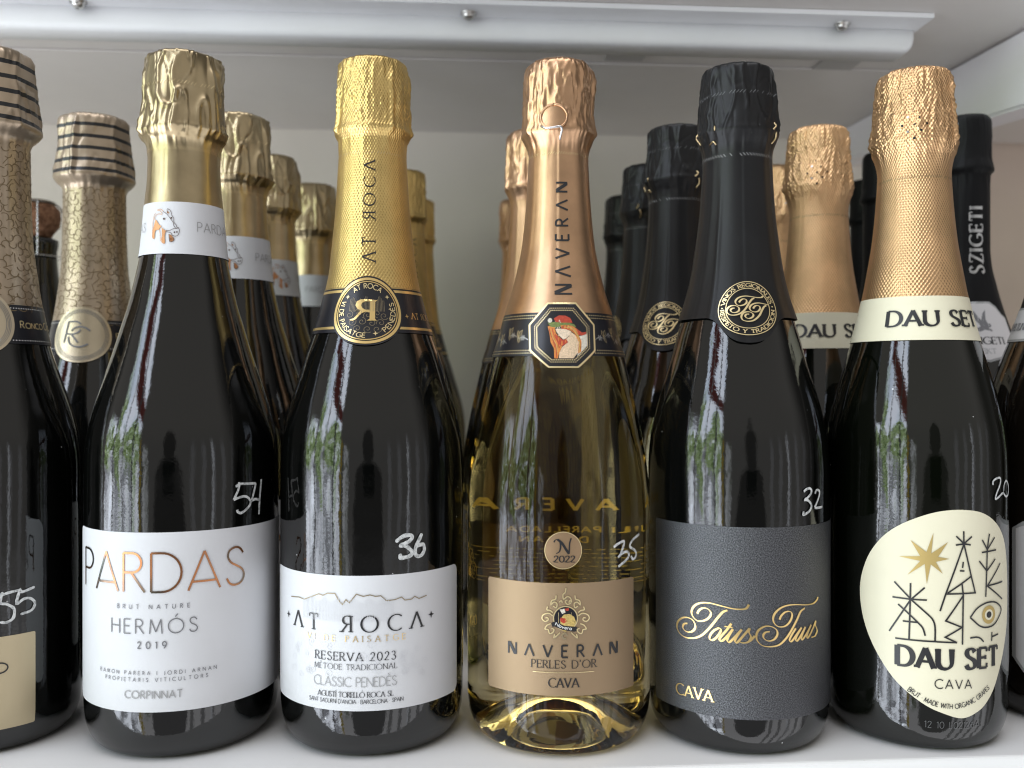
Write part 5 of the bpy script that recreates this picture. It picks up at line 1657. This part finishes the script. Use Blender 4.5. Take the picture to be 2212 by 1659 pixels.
# ================================================================== black foil bottles with the pale eagle shield at the right
def build_eagle_bottle():
    d = 0.575
    B = Bottle(px_x(2085, d), d, SIL_S)
    Z = lambda y: EYE + (CY - y) * d / FP
    zf = Z(770)
    root, f = base_bottle('sparkling_wine_bottle', 'black bottle with pale eagle shield on its neck and upright silver lettering', B, zf + 0.006, M['glass_black'], zf, M['foil_ink'],
                          wrinkles(8, Z(384), B.top, Z(373), 0.00030, 'soft', (9, 9, 9, 9)), 'black bottles with eagle shields', flat=645)
    A = Art(B, pp(B, 2107, 520), Z(520), 0.8)
    A.lift = B.lift
    A.vtext('SZIGETI', M['silver_print'], 2121, 2094, 590, 449, pen=0.09, thick=0.24, serif=True, gap=0.12)
    A.build('foil_lettering', f)
    c = lambda x, y: (1681 + x * 0.24, 575 + y * 0.24)
    pc = pp(B, 2122, 690)
    zt, zl, zb = pz(B, 2122, 652), pz(B, 2122, 752), pz(B, 2122, 783)
    def shield(k):
        r = B.rf((zt + zb) / 2)
        w = 0.0205 * k
        mid = (zt + zb) / 2
        P = [(-0.35, zt), (0.35, zt), (0.60, zt - 0.003), (0.80, zt - 0.0075), (1.0, zt - 0.0095), (0.98, zl), (0.45, zl - 0.0055), (0, zb), (-0.45, zl - 0.0055), (-0.98, zl), (-1.0, zt - 0.0095), (-0.80, zt - 0.0075), (-0.60, zt - 0.003)]
        return [(pc + x * w / r, mid + (z - mid) * k) for x, z in P]
    sh = label_patch(B, 'shield_label', root, M['ink_pale'], shield(1.0), 2.0)
    A = Art(B, pc, (zt + zb) / 2, 2.9)
    A.poly([((p - pc) * A.r, z - A.z0) for p, z in shield(0.93)], M['paper_shield'], 0.003)
    g = lambda pts: [A.uvp(*c(x - 12, y)) for x, y in pts]
    A.poly(g([(1765, 400), (1760, 445), (1785, 490), (1815, 520), (1830, 545), (1800, 560), (1790, 588), (1830, 592), (1868, 575), (1900, 580), (1935, 592), (1930, 572), (1902, 560), (1925, 545), (1915, 520), (1890, 515), (1872, 480), (1866, 395), (1842, 430), (1836, 490), (1800, 450)]), M['ink_grey'], 0.0014)
    A.text('SZIGETI', M['ink'], c(1700, 0)[0], c(2030, 0)[0], 2130, 744, 15.5, pen=0.08, thick=0.20, serif=True, gap=0.12)
    A.text('SEKT', M['ink_pale'], c(1792, 0)[0], c(1962, 0)[0], 2130, 764.5, 11, pen=0.09, thick=0.15, serif=True, gap=0.2)
    A.build('shield_print', sh)
    repeat(root, (('second black eagle shield bottle, partly seen right of the orange gold foil', 0.271, 0.663, 160),
                  ('hindmost black eagle shield bottle, a dark sliver near the wall', px_x(1876, 0.752), 0.752, 150)))
    return root
build_eagle_bottle()

def build_edge_bottle():
    d = 0.47
    k = 0.575 / d
    B = Bottle(px_x(2311, d), d, [(CY - (CY - y) * k, h * k) for y, h in SIL_S])
    Z = lambda y: EYE + (CY - y) * d / FP
    zf = Z(690)
    root, f = base_bottle('sparkling_wine_bottle', 'black bottle cut by the right frame edge, with white neck band and grey eight-sided label', B, zf + 0.004, M['glass_brown'], zf, M['foil_ink'], wrinkles(9, Z(290), B.top, Z(275), 0.00030, 'soft', (9, 9, 9, 9)), flat=640)
    z0, z1 = pz(B, 2240, 736), pz(B, 2240, 662)
    nb = band(B, 'neck_band', root, M['ink_pale'], z0, z1, 2.0)
    band(B, 'band_face', nb, M['paper_shield'], z0 + 0.0012, z1 - 0.0012, 2.7)
    A = Art(B, pp(B, 2240, 705), pz(B, 2240, 705), 3.6)
    u0 = A.uvp(2190, 712)[0]
    sl = lambda a, t: (u0 + a + t * 0.25 - 0.0123, t - 0.0015)
    A.glyphs('GRÜNER VELTLINER', sl, 0.0036, M['ink_grey'], pen=0.08, thick=0.15, serif=True, gap=0.14, xs=0.72)
    A.build('lettering', nb)
    p0 = pp(B, 2187, 1290)
    zt, zb = pz(B, 2240, 1130), pz(B, 2240, 1470)
    def octo(i):
        a = 0.006 / B.R
        q, w = i, i / B.R
        p1 = p0 + math.radians(100)
        return [(p0 + w, zb + 0.009), (p0 + a * 1.4, zb + q), (p1 - a * 1.4, zb + q), (p1 - w, zb + 0.009), (p1 - w, zt - 0.004), (p1 - a, zt - q), (p0 + a, zt - q), (p0 + w, zt - 0.004)]
    fl = label_patch(B, 'front_label', root, M['ink_pale'], octo(0.0), 1.0)
    label_patch(B, 'label_face', fl, M['paper_shield'], octo(0.0022), 1.8)
build_edge_bottle()
